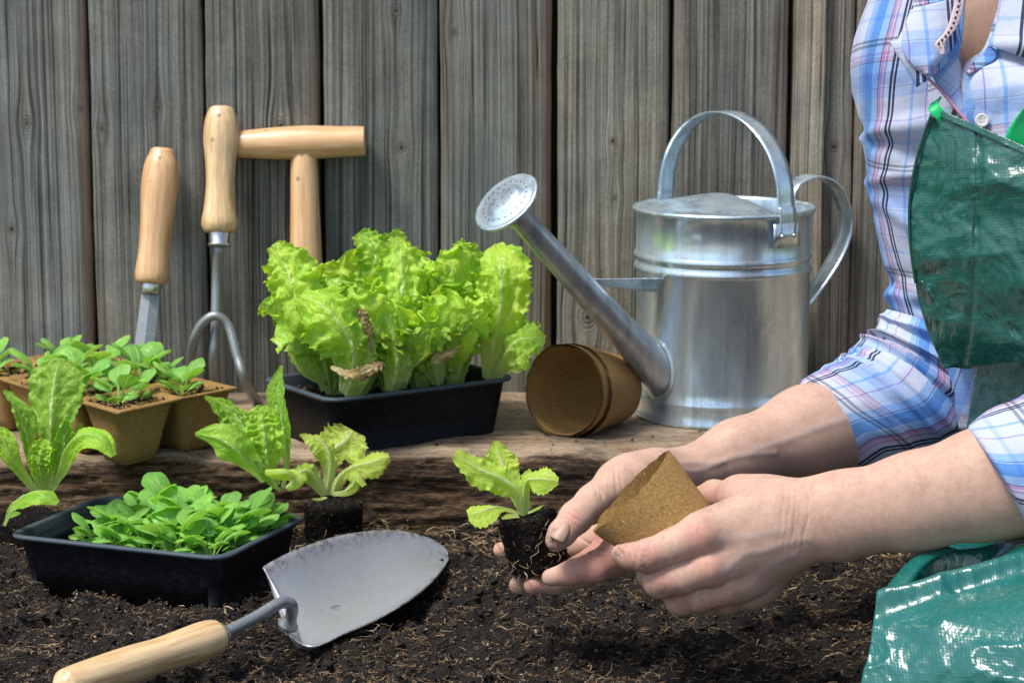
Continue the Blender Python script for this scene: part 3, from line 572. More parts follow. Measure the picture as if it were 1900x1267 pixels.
# spout
rose_c = P(949, 386, 1.905); sb = C3 + sdir * CR * .80 + np.array([0, 0, .035]); sax = unit(rose_c - sb)
Ls = np.linalg.norm(rose_c - sb)
V, F = lathe(sb, rose_c, [(0, .0165), (.02, .0165), (.05, .0145), (.09, .0128), (Ls - .03, .0098), (Ls - .006, .0094), (Ls - .004, .0098), (Ls - .001, .0098)], 32); mk('spout', V, F, M_galv_d, t)
V, F = lathe(sb, rose_c, [(0, .0175), (.05, .0172), (.0545, .0165), (.0550, .0148), (.04, .012)], 32)
# collar where the spout meets the body
V2 = []; nn = 40
for q in np.linspace(0, 2 * np.pi, nn, endpoint=False):
    x_, y_, _ = frame(sax)
    for rr in (.0168, .0195):
        pt = sb + (x_ * math.cos(q) + y_ * math.sin(q)) * rr
        # slide along the spout axis until the can's skin
        for _ in range(40):
            d = np.hypot(*(pt - C3)[:2]) - CR * (.972 if rr < .018 else .963); pt = pt - sax * d / max(.3, abs(sax @ sdir)) * .7
        V2.append(pt)
mk('spout_collar', V2, [tuple(f) for f in gridf(nn, 2)] + [((nn - 1) * 2, (nn - 1) * 2 + 1, 1, 0)], M_galv, t)
# rose: neck cone and perforated domed face
vc = unit(C0 - rose_c); nrm = unit(.56 * vc + .83 * (-.65 * RT + .76 * UP)); RR = .0288
rc = rose_c + sax * .004
V, F = lathe(rose_c - sax * .012, rose_c - sax * .012 + sax, [(0, .0101), (.004, .0108), (.0055, .0125), (.0065, .0105), (.012, .012)], 30); mk('neck', V, F, M_galv_d, t)
V, F = lathe(rc - nrm * .008, rc, [(0, .0115), (.004, .019), (.0085, .0275), (.0105, RR), (.0112, RR * 1.02), (.0120, RR * 1.0), (.0122, RR * .93), (.0116, RR * .84), (.0124, RR * .80), (.0130, RR * .74), (.0131, RR * .62), (.0137, RR * .56), (.0160, RR * .50), (.0168, RR * .42), (.0171, RR * .2), (.0172, .0001)], 64)
rose = mk('rose', V, F, M_galv, t)
hole = plain('dark hole', (.006, .006, .006), .9); x_, y_, _ = frame(nrm); parts = []
for rr, nh, hh in ((.70, 22, .0052), (.30, 9, .0090), (0.0, 1, .0092)):
    for i in range(nh):
        q = 2 * np.pi * i / nh; c_ = rc + nrm * hh + (x_ * math.cos(q) + y_ * math.sin(q)) * RR * rr
        v, f = sphere(c_, .00058, 8, 6); parts.append((v, f))
tag(mk('rose_holes', *cat_mesh(parts), hole, rose))
# brace between spout and body
b0 = sb + sax * (Ls * .52) + (0, 0, .010); b1 = C3 + sdir * CR * .93 + np.array([.004, 0, .118])
V, F = ribbon(crom([b0, b0 * .5 + b1 * .5, b1], 8), unit(pdir * .8 + np.array([0, 0, .9])), [.008, .009, .0105, .012, .0135, .015, .016, .016], .0014); mk('brace', V, F, M_galv, t)
# carrying handle across the spout direction
f0 = C3 + pdir * CR * -1.0; f1_ = C3 + pdir * CR * 1.0
if f0[1] < f1_[1]: f0, f1_ = f1_, f0                    # f0 far foot, f1_ near foot
fd = unit(f1_ - f0); ctr = (f0 + f1_) / 2; pts = [f0 + np.array([0, 0, H - .012]), f0 + np.array([0, 0, H + .004])]
for q in np.linspace(np.pi, 0, 15): pts.append(ctr + fd * math.cos(q) * CR * .99 + np.array([0, 0, H + .008 + math.sin(q) * .0725]))
pts += [f1_ + fd * .0015 + np.array([0, 0, H + .003]), f1_ + fd * .0022 + np.array([0, 0, H - .018]), ]
V, F = ribbon(crom(pts, 90), sdir, .0185, -.0014); mk('carrying_handle', V, F, M_galv, t)
tn = fd; pl = f1_ + fd * .0028 + np.array([0, 0, H - .016])
V = []
for zz in (-.0105, .0095):
    for s_ in np.linspace(-1, 1, 9):
        q = s_ * .185; V.append(C3 + (fd * math.cos(q) + sdir * math.sin(q)) * (CR * 1.0 + .0022) + np.array([0, 0, H - .016 + zz]))
pm = mk('rivet_plate', V, gridf(2, 9), M_galv, t); sm = pm.modifiers.new('t', 'SOLIDIFY'); sm.thickness = .0012; sm.offset = 0
for s_ in (-1, 1):
    q = s_ * .085; c_ = C3 + (fd * math.cos(q) + sdir * math.sin(q)) * (CR + .003) + np.array([0, 0, H - .017]); v, f = sphere(c_, .0021, 14, 10); mk('rivet', v, f, M_chrome, t)
# rear handle
hd = -sdir; bk = C3 + hd * CR * .98
pp = [(0, H - .004), (.0, H + .008), (.010, H + .0165), (.032, H + .0195), (.056, H + .008), (.070, H - .020), (.062, H - .048), (.036, H - .078), (.004, H - .105), (-.001, H - .112)]
V, F = ribbon(crom([bk + hd * a_ * 1.0 + np.array([0, 0, z_]) for a_, z_ in pp], 70), pdir, .0185, .0014); mk('rear_handle', V, F, M_galv, t)
# ================================================================= round peat pots, trays, peat strip
def round_pot(name, rim_c, ax, r_rim, r_base, L, parent, mt, seed=0, squash=1.0, sqdir=None, th=.0021):
    """ax points from rim to base. Uneven moulded rim, real wall thickness."""
    x, y, a = frame(ax); n = 72; th_ = np.linspace(0, 2 * np.pi, n, endpoint=False)
    ed = .0011 * vnoise(np.cos(th_) * 5 + seed, np.sin(th_) * 5) + .0006 * vnoise(np.cos(th_) * 18 + seed, np.sin(th_) * 18)
    rows = [(0.0, r_rim), (.02, r_rim * .997), (.12, r_rim * .985), (.35, r_rim + (r_base - r_rim) * .33), (.65, r_rim + (r_base - r_rim) * .63), (.95, r_rim + (r_base - r_rim) * .94), (1.0, r_base * .95), (1.0, .001),
            (.965, .001), (.955, r_base * .93 - th), (.65, r_rim + (r_base - r_rim) * .63 - th), (.35, r_rim + (r_base - r_rim) * .33 - th), (.1, r_rim * .985 - th), (0.0, r_rim - th * .8)]
    V = []
    for t_, r in rows:
        rr = r + .0003 * vnoise(np.cos(th_) * 9, np.sin(th_) * 9, t_ * 8 + seed) * (r > .01)
        q = (np.cos(th_) * rr)[:, None] * x + (np.sin(th_) * rr)[:, None] * y
        if sqdir is not None: sq = unit(sqdir); q = q - np.outer(q @ sq, sq) * (1 - (squash + (1 - squash) * min(1, t_)))
        V.append(np.asarray(rim_c) + q + a * (t_ * L + ed * (1 if t_ < .05 else 0))[:, None])
    V = np.concatenate(V); return mk(name, V, gridf(len(rows) + 0, n, True), mt, parent)
rc_ = G(1046, 812, SH); rim = np.array([rc_[0], rc_[1] + .006, SH + .0382])
ax = unit((.56, .80, -.13))
t = thing('peat_pot', 'empty round peat pot lying on its side with its mouth to the camera', 'plant pot', (rim[0], rim[1], SH), 'two nested round peat pots')
round_pot('pot_wall', rim, ax, .0385, .0275, .062, t, M_peat, 3)
t = thing('peat_pot', 'round peat pot lying behind, the other one pushed into its mouth', 'plant pot', (rim[0] + .02, rim[1] + .02, SH), 'two nested round peat pots')
round_pot('pot_wall', rim + ax * .0095 + np.array([.0015, 0, -.0004]), ax, .0392, .0285, .066, t, M_peat, 8)
# --- rectangular trays with a folded rim
def rr_ring(hx, hy, r, n=9):
    pts = []
    for cx, cy, a0 in ((hx - r, hy - r, 0), (-hx + r, hy - r, 90), (-hx + r, -hy + r, 180), (hx - r, -hy + r, 270)):
        for q in np.linspace(a0, a0 + 90, n): pts.append((cx + r * math.cos(R(q)), cy + r * math.sin(R(q))))
    return np.array(pts)
def tray(label, c, ux, hx, hy, h, z0, rim_w=.0045, taper=.008, group=None):
    t = thing('seed_tray', label, 'seed tray', (c[0], c[1], z0), group)
    ux = unit((ux[0], ux[1], 0)); uy = np.array([-ux[1], ux[0], 0])
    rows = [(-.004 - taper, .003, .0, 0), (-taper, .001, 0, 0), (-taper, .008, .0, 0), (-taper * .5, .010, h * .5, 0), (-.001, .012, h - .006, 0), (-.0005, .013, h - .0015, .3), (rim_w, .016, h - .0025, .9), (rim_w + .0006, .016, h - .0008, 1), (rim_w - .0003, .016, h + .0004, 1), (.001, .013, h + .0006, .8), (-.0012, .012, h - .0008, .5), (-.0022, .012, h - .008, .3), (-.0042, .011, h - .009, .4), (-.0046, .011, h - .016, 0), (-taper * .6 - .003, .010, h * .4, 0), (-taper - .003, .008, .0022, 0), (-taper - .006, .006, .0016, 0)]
    V, A = [], []
    for off, r, z, e in rows:
        q = rr_ring(hx + off, hy + off, max(r, .001)); n = len(q)
        V.append(np.array([np.array(c[:2].tolist() + [z0 + z]) + ux * a + uy * b_ for a, b_ in q])); A += [e] * n
    V = np.concatenate(V); F = [tuple(f) for f in gridf(len(rows), n, True)]; k = (len(rows) - 1) * n
    F += [tuple(range(k, k + n)), tuple(range(n))[::-1]]
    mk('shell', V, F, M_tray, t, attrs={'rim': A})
    # its fill of compost
    m = 60; gx_, gy_ = np.meshgrid(np.linspace(-1, 1, m), np.linspace(-1, 1, m), indexing='ij')
    fx, fy = gx_ * (hx - taper * .5 - .003), gy_ * (hy - taper * .5 - .003); W = np.array(c[:2].tolist() + [0]) + fx[..., None] * ux + fy[..., None] * uy
    return t, ux, uy, W
def fill(t, W, zz, name='compost', amp=.0025, seed=3, n=1500, rmax=.0022):
    Z = zz + amp * fbm(W[..., 0] * 90, W[..., 1] * 90, o=3, s=seed); V = W.copy(); V[..., 2] = Z; m = W.shape[0]
    g = np.random.default_rng(seed); i = g.integers(0, m, n); j = g.integers(0, m, n); r = .0006 + rmax * g.random(n) ** 2.2
    c = V[i, j] + np.stack([g.normal(0, .0008, n), g.normal(0, .0008, n), r * .4], -1); Vc, Fc, T = crumbs(c, r, seed)
    return mk(name, V.reshape(-1, 3), gridf(m, m), M_soil, t), mk('soil_crumbs', Vc, Fc, M_crumb, t, attrs={'tone': T}, smooth=False, kind='stuff')
# lettuce tray on the timber
fl, fr_, bl_ = G(612, 743, SH + .047), G(960, 700, SH + .047), G(527, 690, SH + .047)
ux = unit(fr_ - fl); hx = np.linalg.norm(fr_ - fl) / 2; uy = np.array([-ux[1], ux[0], 0]); hy = .058
cL = (fl + fr_) / 2 + uy * hy
trayL, uxL, uyL, WL = tray('black plastic tray full of frilly green lettuces on the timber shelf', cL, ux, hx - .004, hy - .004, .047, SH)
fill(trayL, WL, SH + .036, seed=5, n=1400)
# lamb's lettuce tray on the soil
fl, fr_, br_ = G(14, 986, .040), G(424, 1050, .040), G(556, 956, .040)
e1, e2 = unit(fr_ - fl), unit(br_ - fr_); ux = unit(e1 + np.array([e2[1], -e2[0], 0])); uy = np.array([-ux[1], ux[0], 0]); hx2 = np.linalg.norm(fr_ - fl) / 2 * .90; hy2 = np.linalg.norm(br_ - fr_) / 2 * .90
cF = (fl + br_) / 2 + np.array([.003, -.001, 0])
trayF, uxF, uyF, WF = tray("black plastic tray with a thick patch of lamb's lettuce on the soil in front", cF, ux, hx2 - .004, hy2 - .004, .045, -.006)
print('tray F', hx2, hy2, cF, 'tray L', hx, hy, cL)
mm = WF.shape[0]; fill(trayF, WF[int(mm * .12):], .027, seed=6, n=1700)
M_crust = peat_mat('peaty crust', 1.25)
# --- strip of square peat pots
O = G(219, 766, SH + .047); su = unit((.62, .78, 0)); sv = unit((-.66, .75, 0)); PU, PV = .0640, .0590; ZT = SH + .047
strip = thing('peat_pot_strip', 'block of joined square brown peat pots planted with green seedlings', 'plant pots', (O[0], O[1], SH))
POTS = []
for iu in range(2):
    for iv in range(4):
        c = O + su * PU * (iu + .5) + sv * PV * (iv + .5); c = np.array([c[0], c[1], 0]); POTS.append(c)
        def ring(hu, hv, r, z):
            q = rr_ring(hu, hv, r, 7); return np.array([c + su * a + sv * b_ + np.array([0, 0, z + .0010 * vnoise(a * 60 + iu * 9, b_ * 60 + iv * 5, 0.) * (z > ZT - .004)]) for a, b_ in q])
        w, v_ = PU / 2, PV / 2
        rows = [ring(.014, .013, .006, SH - .0002), ring(.0175, .0165, .007, SH + .001), ring(w * .66, v_ * .66, .009, SH + .010), ring(w * .79, v_ * .79, .009, SH + .028), ring(w * .91, v_ * .91, .007, ZT - .003), ring(w * .975, v_ * .975, .004, ZT - .0012), ring(w + .0012, v_ + .0012, .003, ZT - .0006), ring(w + .001, v_ + .001, .003, ZT + .0013),
                ring(w * .93, v_ * .93, .006, ZT + .0016), ring(w * .85, v_ * .85, .008, ZT - .0012), ring(w * .80, v_ * .80, .008, ZT - .010)]
        n = len(rows[0]); V = np.concatenate(rows); V = V + .0004 * np.stack([vnoise(V[:, 0] * 300, V[:, 1] * 300, V[:, 2] * 300, s=q) for q in (1, 2, 3)], -1)
        V[:, 2] = np.maximum(V[:, 2], SH + .0002) if iu or iv else V[:, 2]
        mk('square_pot', V, [tuple(f) for f in gridf(len(rows), n, True)] + [tuple(range(n))[::-1]], M_peat, strip)
        m = 26; a_, b2 = np.meshgrid(np.linspace(-1, 1, m), np.linspace(-1, 1, m), indexing='ij')
        W = c + (a_ * w * .84)[..., None] * su + (b2 * v_ * .84)[..., None] * sv
        fo, _ = fill(strip, W, ZT - .002, seed=30 + iu * 4 + iv, n=130, rmax=.0018, amp=.0016); fo.data.materials[0] = M_crust
# ================================================================= plants
def leaf_geo(mid, hw, nrm, nu=30, nv=15, cup=0.0, fold=0.0, ruf=0.0, rf=5.0, ser=0.0, sf=18.0, blis=0.0, bf=160., seed=0, tw=0.0, rib=.0, ends=None):
    """a leaf blade about a midrib curve; hw = half widths along it; nrm = which way its face looks"""
    M = crom(mid, nu); Wd = np.maximum(crom(hw, nu)[:, 0], .0001); u = np.linspace(0, 1, nu)
    T = np.gradient(M, axis=0); T /= np.linalg.norm(T, axis=1)[:, None]
    Nn = np.broadcast_to(np.asarray(nrm, float), (nu, 3)) if np.ndim(nrm) == 1 else crom(nrm, nu)
    S = np.cross(T, Nn); S /= np.linalg.norm(S, axis=1)[:, None] + 1e-9; N = np.cross(S, T)
    if tw: 
        c, s = np.cos(tw * u)[:, None], np.sin(tw * u)[:, None]; S, N = S * c + N * s, N * c - S * s
    v = np.linspace(-1, 1, nv)[None]; U = u[:, None]; W = Wd[:, None]; av = np.abs(v)
    sw = 1 + ser * (np.abs(((U * sf + (v > 0) * .37 + .25 * vnoise(U * 9 + seed, v * 0 + (v > 0)))) % 1 - .5) * 2 - .5) * av ** 4 * np.clip(U * 4, 0, 1)
    ph = (v > 0) * 2.1 + seed
    rz = ruf * W * av ** 2.2 * (np.sin(2 * np.pi * rf * U + ph) + .6 * np.sin(2 * np.pi * rf * 2.3 * U + ph * 2.7 + 3 * v) + .35 * av * np.sin(2 * np.pi * rf * 5.1 * U + ph * 1.3 - 4 * v)) * np.clip(U * 3 - .25, 0, 1)
    # gathered frill: points on the wavy rim also slide along the midrib
    rt = ruf * W * .55 * av ** 3 * np.cos(2 * np.pi * rf * U + ph) * np.clip(U * 3 - .3, 0, 1)
    up = cup * W * v ** 2 + fold * W * av + rz
    cosf = np.sqrt(np.clip(1 - (np.abs(cup) * av + abs(fold) * .7) ** 2 * .5, .3, 1))
    if blis: up = up + blis * vnoise(U * bf * .2 + seed, v * 5 + seed * 3) * W * (.3 + av) * .5 + blis * .5 * vnoise(U * bf * .45, v * 11 + seed) * W * .5
    if rib: up = up - rib * W * np.exp(-(v / .22) ** 2) * (1 - U) ** .6
    V = M[:, None] + S[:, None] * (W * sw * v * cosf)[..., None] + N[:, None] * up[..., None] + T[:, None] * rt[..., None]
    uv = np.stack([np.broadcast_to(v * .5 + .5, (nu, nv)), np.broadcast_to(U, (nu, nv))], -1)
    return V.reshape(-1, 3), gridf(nu, nv), uv.reshape(-1, 2)
def leaf(parent, m, mid, hw, nrm, name='leaf', **k):
    V, F, uv = leaf_geo(mid, hw, nrm, **k); return mk(name, V, F, m, parent, uv=uv)
def pleaf(parent, m, pts, hw, nrm, name='leaf', **k):
    """leaf given by photograph points (px, py, Y) and half widths in px; nrm in camera axes (right, up, towards camera)"""
    M = [P(*q) for q in pts]; s = depth(M[0]) / FPX
    nn = [n_ if hasattr(n_, '__len__') else nrm for n_ in nrm] if hasattr(nrm[0], '__len__') else [nrm] * 2
    W = [RT * n_[0] + UP * n_[1] - FW * n_[2] for n_ in nn]
    return leaf(parent, m, M, [h * s for h in hw], np.array(W), name, **k)
def proto(name, m, V, F, uv):
    me = mk(name, V, F, m, None, uv=uv, org=(0, 0, 0)); d = me.data; bpy.data.objects.remove(me); return d
def place(parent, name, data, loc, rot, s):
    o = bpy.data.objects.new(name, data); link(o, parent)
    o.location = Vector(tuple(loc)) - parent.location; o.rotation_euler = rot; o.scale = s if hasattr(s, '__len__') else (s, s, s); return o
# --- frilly lettuce leaf shapes, base at origin, growing up +z, face looking to -y (outside of the head is -y)
FR = []
for i in range(9):
    g = np.random.default_rng(i + 60); Lh = g.uniform(.088, .108); b1, b2 = g.uniform(.002, .016), g.uniform(-.002, .036)
    mid = [(0, 0, 0), (0, -.004, Lh * .2), (0, -.010 - b1 * .2, Lh * .42), (g.uniform(-.004, .004), -.016 - b1, Lh * .66), (g.uniform(-.006, .006), -.022 - b1 - b2 * .4, Lh * .86), (g.uniform(-.008, .008), -.024 - b1 - b2, Lh * .99)]
    wd = [.0075, .0105, .015, .026 * g.uniform(.9, 1.1), .033 * g.uniform(.85, 1.1), .029, .010]
    FR.append(proto('lettuce leaf %d' % i, M_fril, *leaf_geo(mid, wd, (0, -1, .25), nu=84, nv=41, cup=-.25, ruf=.32, rf=g.uniform(4, 6), ser=.34, sf=30, blis=.30, bf=60, seed=i * 1.7, tw=g.uniform(-.3, .3), rib=-.35)))
GL = 'frilly lettuces growing in the tray on the timber'
spots = [(-.55, -.45), (-.20, -.62), (.20, -.55), (.60, -.60), (-.62, .30), (-.16, .30), (.30, .35), (.76, .30)]
lab = ['frilly green lettuce at the front left corner of the black tray on the timber', 'frilly lettuce in the front row of the tray, behind the withered pale leaf', 'frilly lettuce in the middle of the front row of the tray, tallest leaf folded', 'frilly lettuce at the front right corner of the tray, beside the round pots',
       'frilly lettuce at the back left corner of the tray, leaning over its edge', 'frilly lettuce in the back row in front of the dibber shaft', 'frilly lettuce in the back row, third from the left', 'frilly lettuce at the back right corner of the tray under the rose']
for i, (a, b_) in enumerate(spots):
    base = cL + uxL * a * (hx - .014) + uyL * b_ * (hy - .014); base = np.array([base[0], base[1], SH + .036])
    t = thing('lettuce', lab[i], 'lettuce', base, GL); g = random.Random(i * 11 + 3); n = 6
    a0 = g.uniform(0, 6.28)
    for k in range(n):
        az = a0 + k * 2.4 + g.uniform(-.3, .3); tl = g.uniform(-.14, .14) + (.06 if k < 3 else -.04)
        out = np.array([math.cos(az), math.sin(az)])
        edge = np.array([a, b_]); w2 = uxL[:2] * edge[0] + uyL[:2] * edge[1]
        tl += (.20 if a > 0 else .08) * max(-.2, float(out @ w2)); s = g.uniform(.74, 1.0) * (.88 if .1 < a < .5 else 1) * (1.06 if b_ > 0 else .97)
        place(t, 'leaf', FR[g.randrange(9)], base + np.array([out[0] * .003, out[1] * .003, -.003]), (tl, g.uniform(-.1, .1), az + math.pi / 2), (s * 1.02, s, s))
# hero leaves seen in front of the head
t = thing('lettuce', 'frilly lettuce with one broad pale leaf standing in front, near the round pots', 'lettuce', P(910, 706, 1.985), GL)
pleaf(t, M_fril, [(908, 706, 1.985), (918, 640, 1.975), (930, 570, 1.965), (930, 500, 1.965), (915, 455, 1.99)], [15, 30, 44, 52, 50, 18], (-.2, .1, 1), nu=84, nv=41, cup=-.2, ruf=.22, rf=5, ser=.2, sf=26, blis=.25, bf=60, seed=3, rib=-.35)
pleaf(t, M_fril, [(915, 704, 1.98), (935, 670, 1.965), (960, 640, 1.95), (985, 630, 1.94), (1012, 627, 1.935)], [10, 20, 42, 48, 36, 6], (.1, .6, 1), nu=70, nv=35, cup=-.2, ruf=.25, rf=4, ser=.25, sf=20, blis=.25, bf=60, seed=5, rib=-.3)
t = thing('lettuce', 'frilly lettuce with a wide leaf bulging over the front rim of the tray', 'lettuce', P(650, 722, 1.90), GL)
pleaf(t, M_fril, [(645, 735, 1.90), (655, 690, 1.885), (650, 640, 1.875), (610, 580, 1.87), (560, 545, 1.885)], [20, 34, 50, 62, 58, 22], (.1, .3, 1), nu=84, nv=41, cup=-.45, ruf=.22, rf=5, ser=.2, sf=26, blis=.3, bf=60, seed=8, rib=-.35)
pleaf(t, M_fril, [(600, 712, 1.94), (565, 690, 1.93), (545, 655, 1.93), (545, 620, 1.935), (560, 590, 1.94)], [12, 24, 30, 34, 36, 20], (-.6, -.1, 1), nu=60, nv=31, cup=-.8, ruf=.18, rf=4, ser=.12, sf=16, blis=.15, bf=60, seed=9, rib=-.4)
pleaf(t, M_fril, [(590, 690, 1.96), (560, 610, 1.945), (545, 540, 1.94), (530, 490, 1.95), (505, 455, 1.96)], [14, 30, 46, 50, 44, 14], (-.2, .2, 1), nu=84, nv=41, cup=-.3, ruf=.3, rf=5, ser=.2, sf=26, blis=.35, bf=60, seed=12, rib=-.3)
t = thing('lettuce', 'frilly lettuce whose narrow green base shows at the middle of the front rim', 'lettuce', P(725, 722, 1.92), GL)
pleaf(t, M_fril, [(725, 728, 1.915), (735, 690, 1.905), (735, 640, 1.90), (715, 590, 1.90), (700, 555, 1.91)], [13, 30, 34, 34, 34, 14], (.1, .1, 1), nu=70, nv=35, cup=-.5, ruf=.2, rf=5, ser=.2, sf=22, blis=.2, bf=60, seed=15, rib=-.4)
pleaf(t, M_fril, [(740, 720, 1.93), (750, 640, 1.925), (745, 570, 1.93), (745, 500, 1.94), (735, 440, 1.95)], [14, 28, 40, 48, 44, 16], (.1, .2, 1), nu=84, nv=41, cup=-.3, ruf=.28, rf=6, ser=.2, sf=26, blis=.3, bf=60, seed=16, rib=-.3)
t = thing('lettuce', 'frilly lettuce with drooping leaf tops in the right half of the tray', 'lettuce', P(815, 712, 1.95), GL)
pleaf(t, M_fril, [(812, 714, 1.945), (805, 670, 1.935), (800, 620, 1.93), (810, 580, 1.93), (830, 552, 1.935)], [13, 24, 34, 42, 40, 16], (0, .2, 1), nu=70, nv=35, cup=-.4, ruf=.25, rf=5, ser=.2, sf=22, blis=.2, bf=60, seed=18, rib=-.4)
t = thing('lettuce', 'frilly lettuce with the tallest upright leaves, near the middle of the back row', 'lettuce', P(705, 700, 2.01), GL)
pleaf(t, M_fril, [(705, 700, 2.0), (708, 610, 1.99), (705, 530, 1.985), (695, 470, 1.985), (665, 432, 1.99)], [14, 28, 40, 46, 40, 14], (-.1, .2, 1), nu=84, nv=41, cup=-.35, ruf=.34, rf=6, ser=.32, sf=26, blis=.3, bf=60, seed=31, rib=-.3)
pleaf(t, M_fril, [(715, 700, 2.01), (735, 610, 2.005), (745, 530, 2.0), (745, 470, 2.0), (735, 425, 2.0)], [14, 26, 36, 38, 26, 8], (.3, .2, 1), nu=84, nv=41, cup=-.4, ruf=.34, rf=6, ser=.32, sf=26, blis=.3, bf=60, seed=33, rib=-.3)
pleaf(t, M_fril, [(850, 700, 2.02), (865, 610, 2.01), (872, 530, 2.0), (868, 480, 2.0), (850, 448, 2.0)], [14, 26, 40, 42, 30, 9], (.1, .2, 1), nu=84, nv=41, cup=-.35, ruf=.34, rf=6, ser=.32, sf=26, blis=.3, bf=60, seed=36, rib=-.3)
# withered leaves hanging over the rim
for lb, pts, hw, nr in (('pale withered leaf curled over the front of the lettuces', [(614, 680, 1.868), (640, 692, 1.862), (668, 690, 1.858), (695, 680, 1.862), (713, 674, 1.868)], [4, 8, 13, 13, 12, 5], (0, .6, 1)),
                        ('brown rotten leaf tip among the lettuces above the rim', [(800, 672, 1.915), (815, 660, 1.91), (835, 655, 1.91), (850, 645, 1.915)], [3, 12, 11, 4, 2], (0, .5, 1)),
                        ('thin cream withered leaf standing between two lettuces', [(690, 655, 1.885), (685, 620, 1.88), (676, 590, 1.88), (664, 572, 1.88)], [2, 6, 9, 10, 5], (.2, .2, 1))):
    t = thing('withered_leaf', lb, 'leaf', P(*pts[0])); pleaf(t, M_dead, pts, hw, nr, name='blade', nu=60, nv=21, cup=-.25, ruf=.45, rf=3, blis=.9, bf=140, ser=.5, sf=9, seed=4)
# --- spoon leaves of lamb's lettuce
SP = []
for i in range(9):
    g = np.random.default_rng(i + 90); L = .022 if i < 6 else .027
    bend = g.uniform(.05, .6)
    mid = [(0, 0, 0), (0, -.001, L * .25), (0, -.002, L * .45), (0, -.0025 - .001 * bend, L * .62), (0, -.0035 - .004 * bend, L * .78), (0, -.005 - .008 * bend, L * .91), (0, -.006 - .012 * bend, L * .98)]
    wd = [.0007, .0009, .0014, .0050, .0072, .0080, .0077, .0060, .0022] if i < 6 else [.0006, .0008, .0009, .0014, .0052, .0072, .0078, .0064, .0022]
    SP.append(proto('spoon leaf %d' % i, M_lamb, *leaf_geo(mid, wd, (0, -1, .2), nu=26, nv=9, cup=g.uniform(-.15, .25), blis=.12, bf=30, seed=i, fold=g.uniform(0, .25), tw=g.uniform(-.25, .25))))
def rosette(label, base, n, s, group, seed, spread=.55, cat='seedling', name='seedling', long=False):
    t = thing(name, label, cat, base, group); g = random.Random(seed); a0 = g.uniform(0, 6.3)
    for k in range(n):
        f = k / max(1, n - 1); tilt = .15 + spread * f * g.uniform(.7, 1.25); az = a0 + k * 2.4; s_ = s * (1.15 - .35 * f) * g.uniform(.85, 1.15)
        place(t, 'leaf', SP[(6 + g.randrange(3)) if long and k < n * .6 else g.randrange(6)], np.asarray(base) + np.array([math.cos(az) * .001, math.sin(az) * .001, -.001]), (tilt, g.uniform(-.15, .15), az + math.pi / 2), s_)
    return t
GF = "lamb's lettuce plants growing in the front tray"
g = random.Random(4); cnt = 0
cells = [(a, b_) for a in np.linspace(-.36, .84, 6) for b_ in np.linspace(-.66, .78, 4)]
rows_ = ['front', 'second', 'third', 'back']; cols_ = ['leftmost', 'second from the left', 'third from the left', 'third from the right', 'second from the right', 'rightmost']
for q, (a, b_) in enumerate(cells):
    ci, ri = q // 4, q % 4
    base = cF + uxF * (a + g.uniform(-.05, .05)) * (hx2 - .014) + uyF * (b_ + g.uniform(-.06, .06)) * (hy2 - .014); base = np.array([base[0], base[1], .028])
    rosette("lamb's lettuce, %s in the %s row of the front tray" % (cols_[ci], rows_[ri]), base, 13, (1.14 if ri else 1.0) * g.uniform(.82, 1.18), GF, q + 50, .85 if ri else .95, "lamb's lettuce", 'lambs_lettuce', True)
# seed husks / yellow stems around their feet
GS = 'seedlings growing in the strip of square peat pots'
plc = ['front corner', 'second along the front left edge', 'third along the front left edge', 'far left end', 'right hand corner', 'second along the back right edge', 'third along the back right edge', 'far back corner']
for i, c in enumerate(POTS):
    g = random.Random(i + 5)
    for j in range(2 if i != 3 else 1):
        off = su * g.uniform(-.012, .012) + sv * g.uniform(-.012, .012) + (su * .009 if j else -su * .009)
        nm = ('taller', 'shorter')[j]
        rosette('%s green seedling in the square peat pot at the %s' % (nm, plc[i]), np.array([c[0] + off[0], c[1] + off[1], ZT - .003]), 8 if j == 0 else 6, (1.22 if i in (1, 2, 5, 6) else 1.02) * (1 if j == 0 else .8), GS, i * 7 + j, .5, long=True)
for (px, py) in ((20, 668), (95, 672)):
    pass
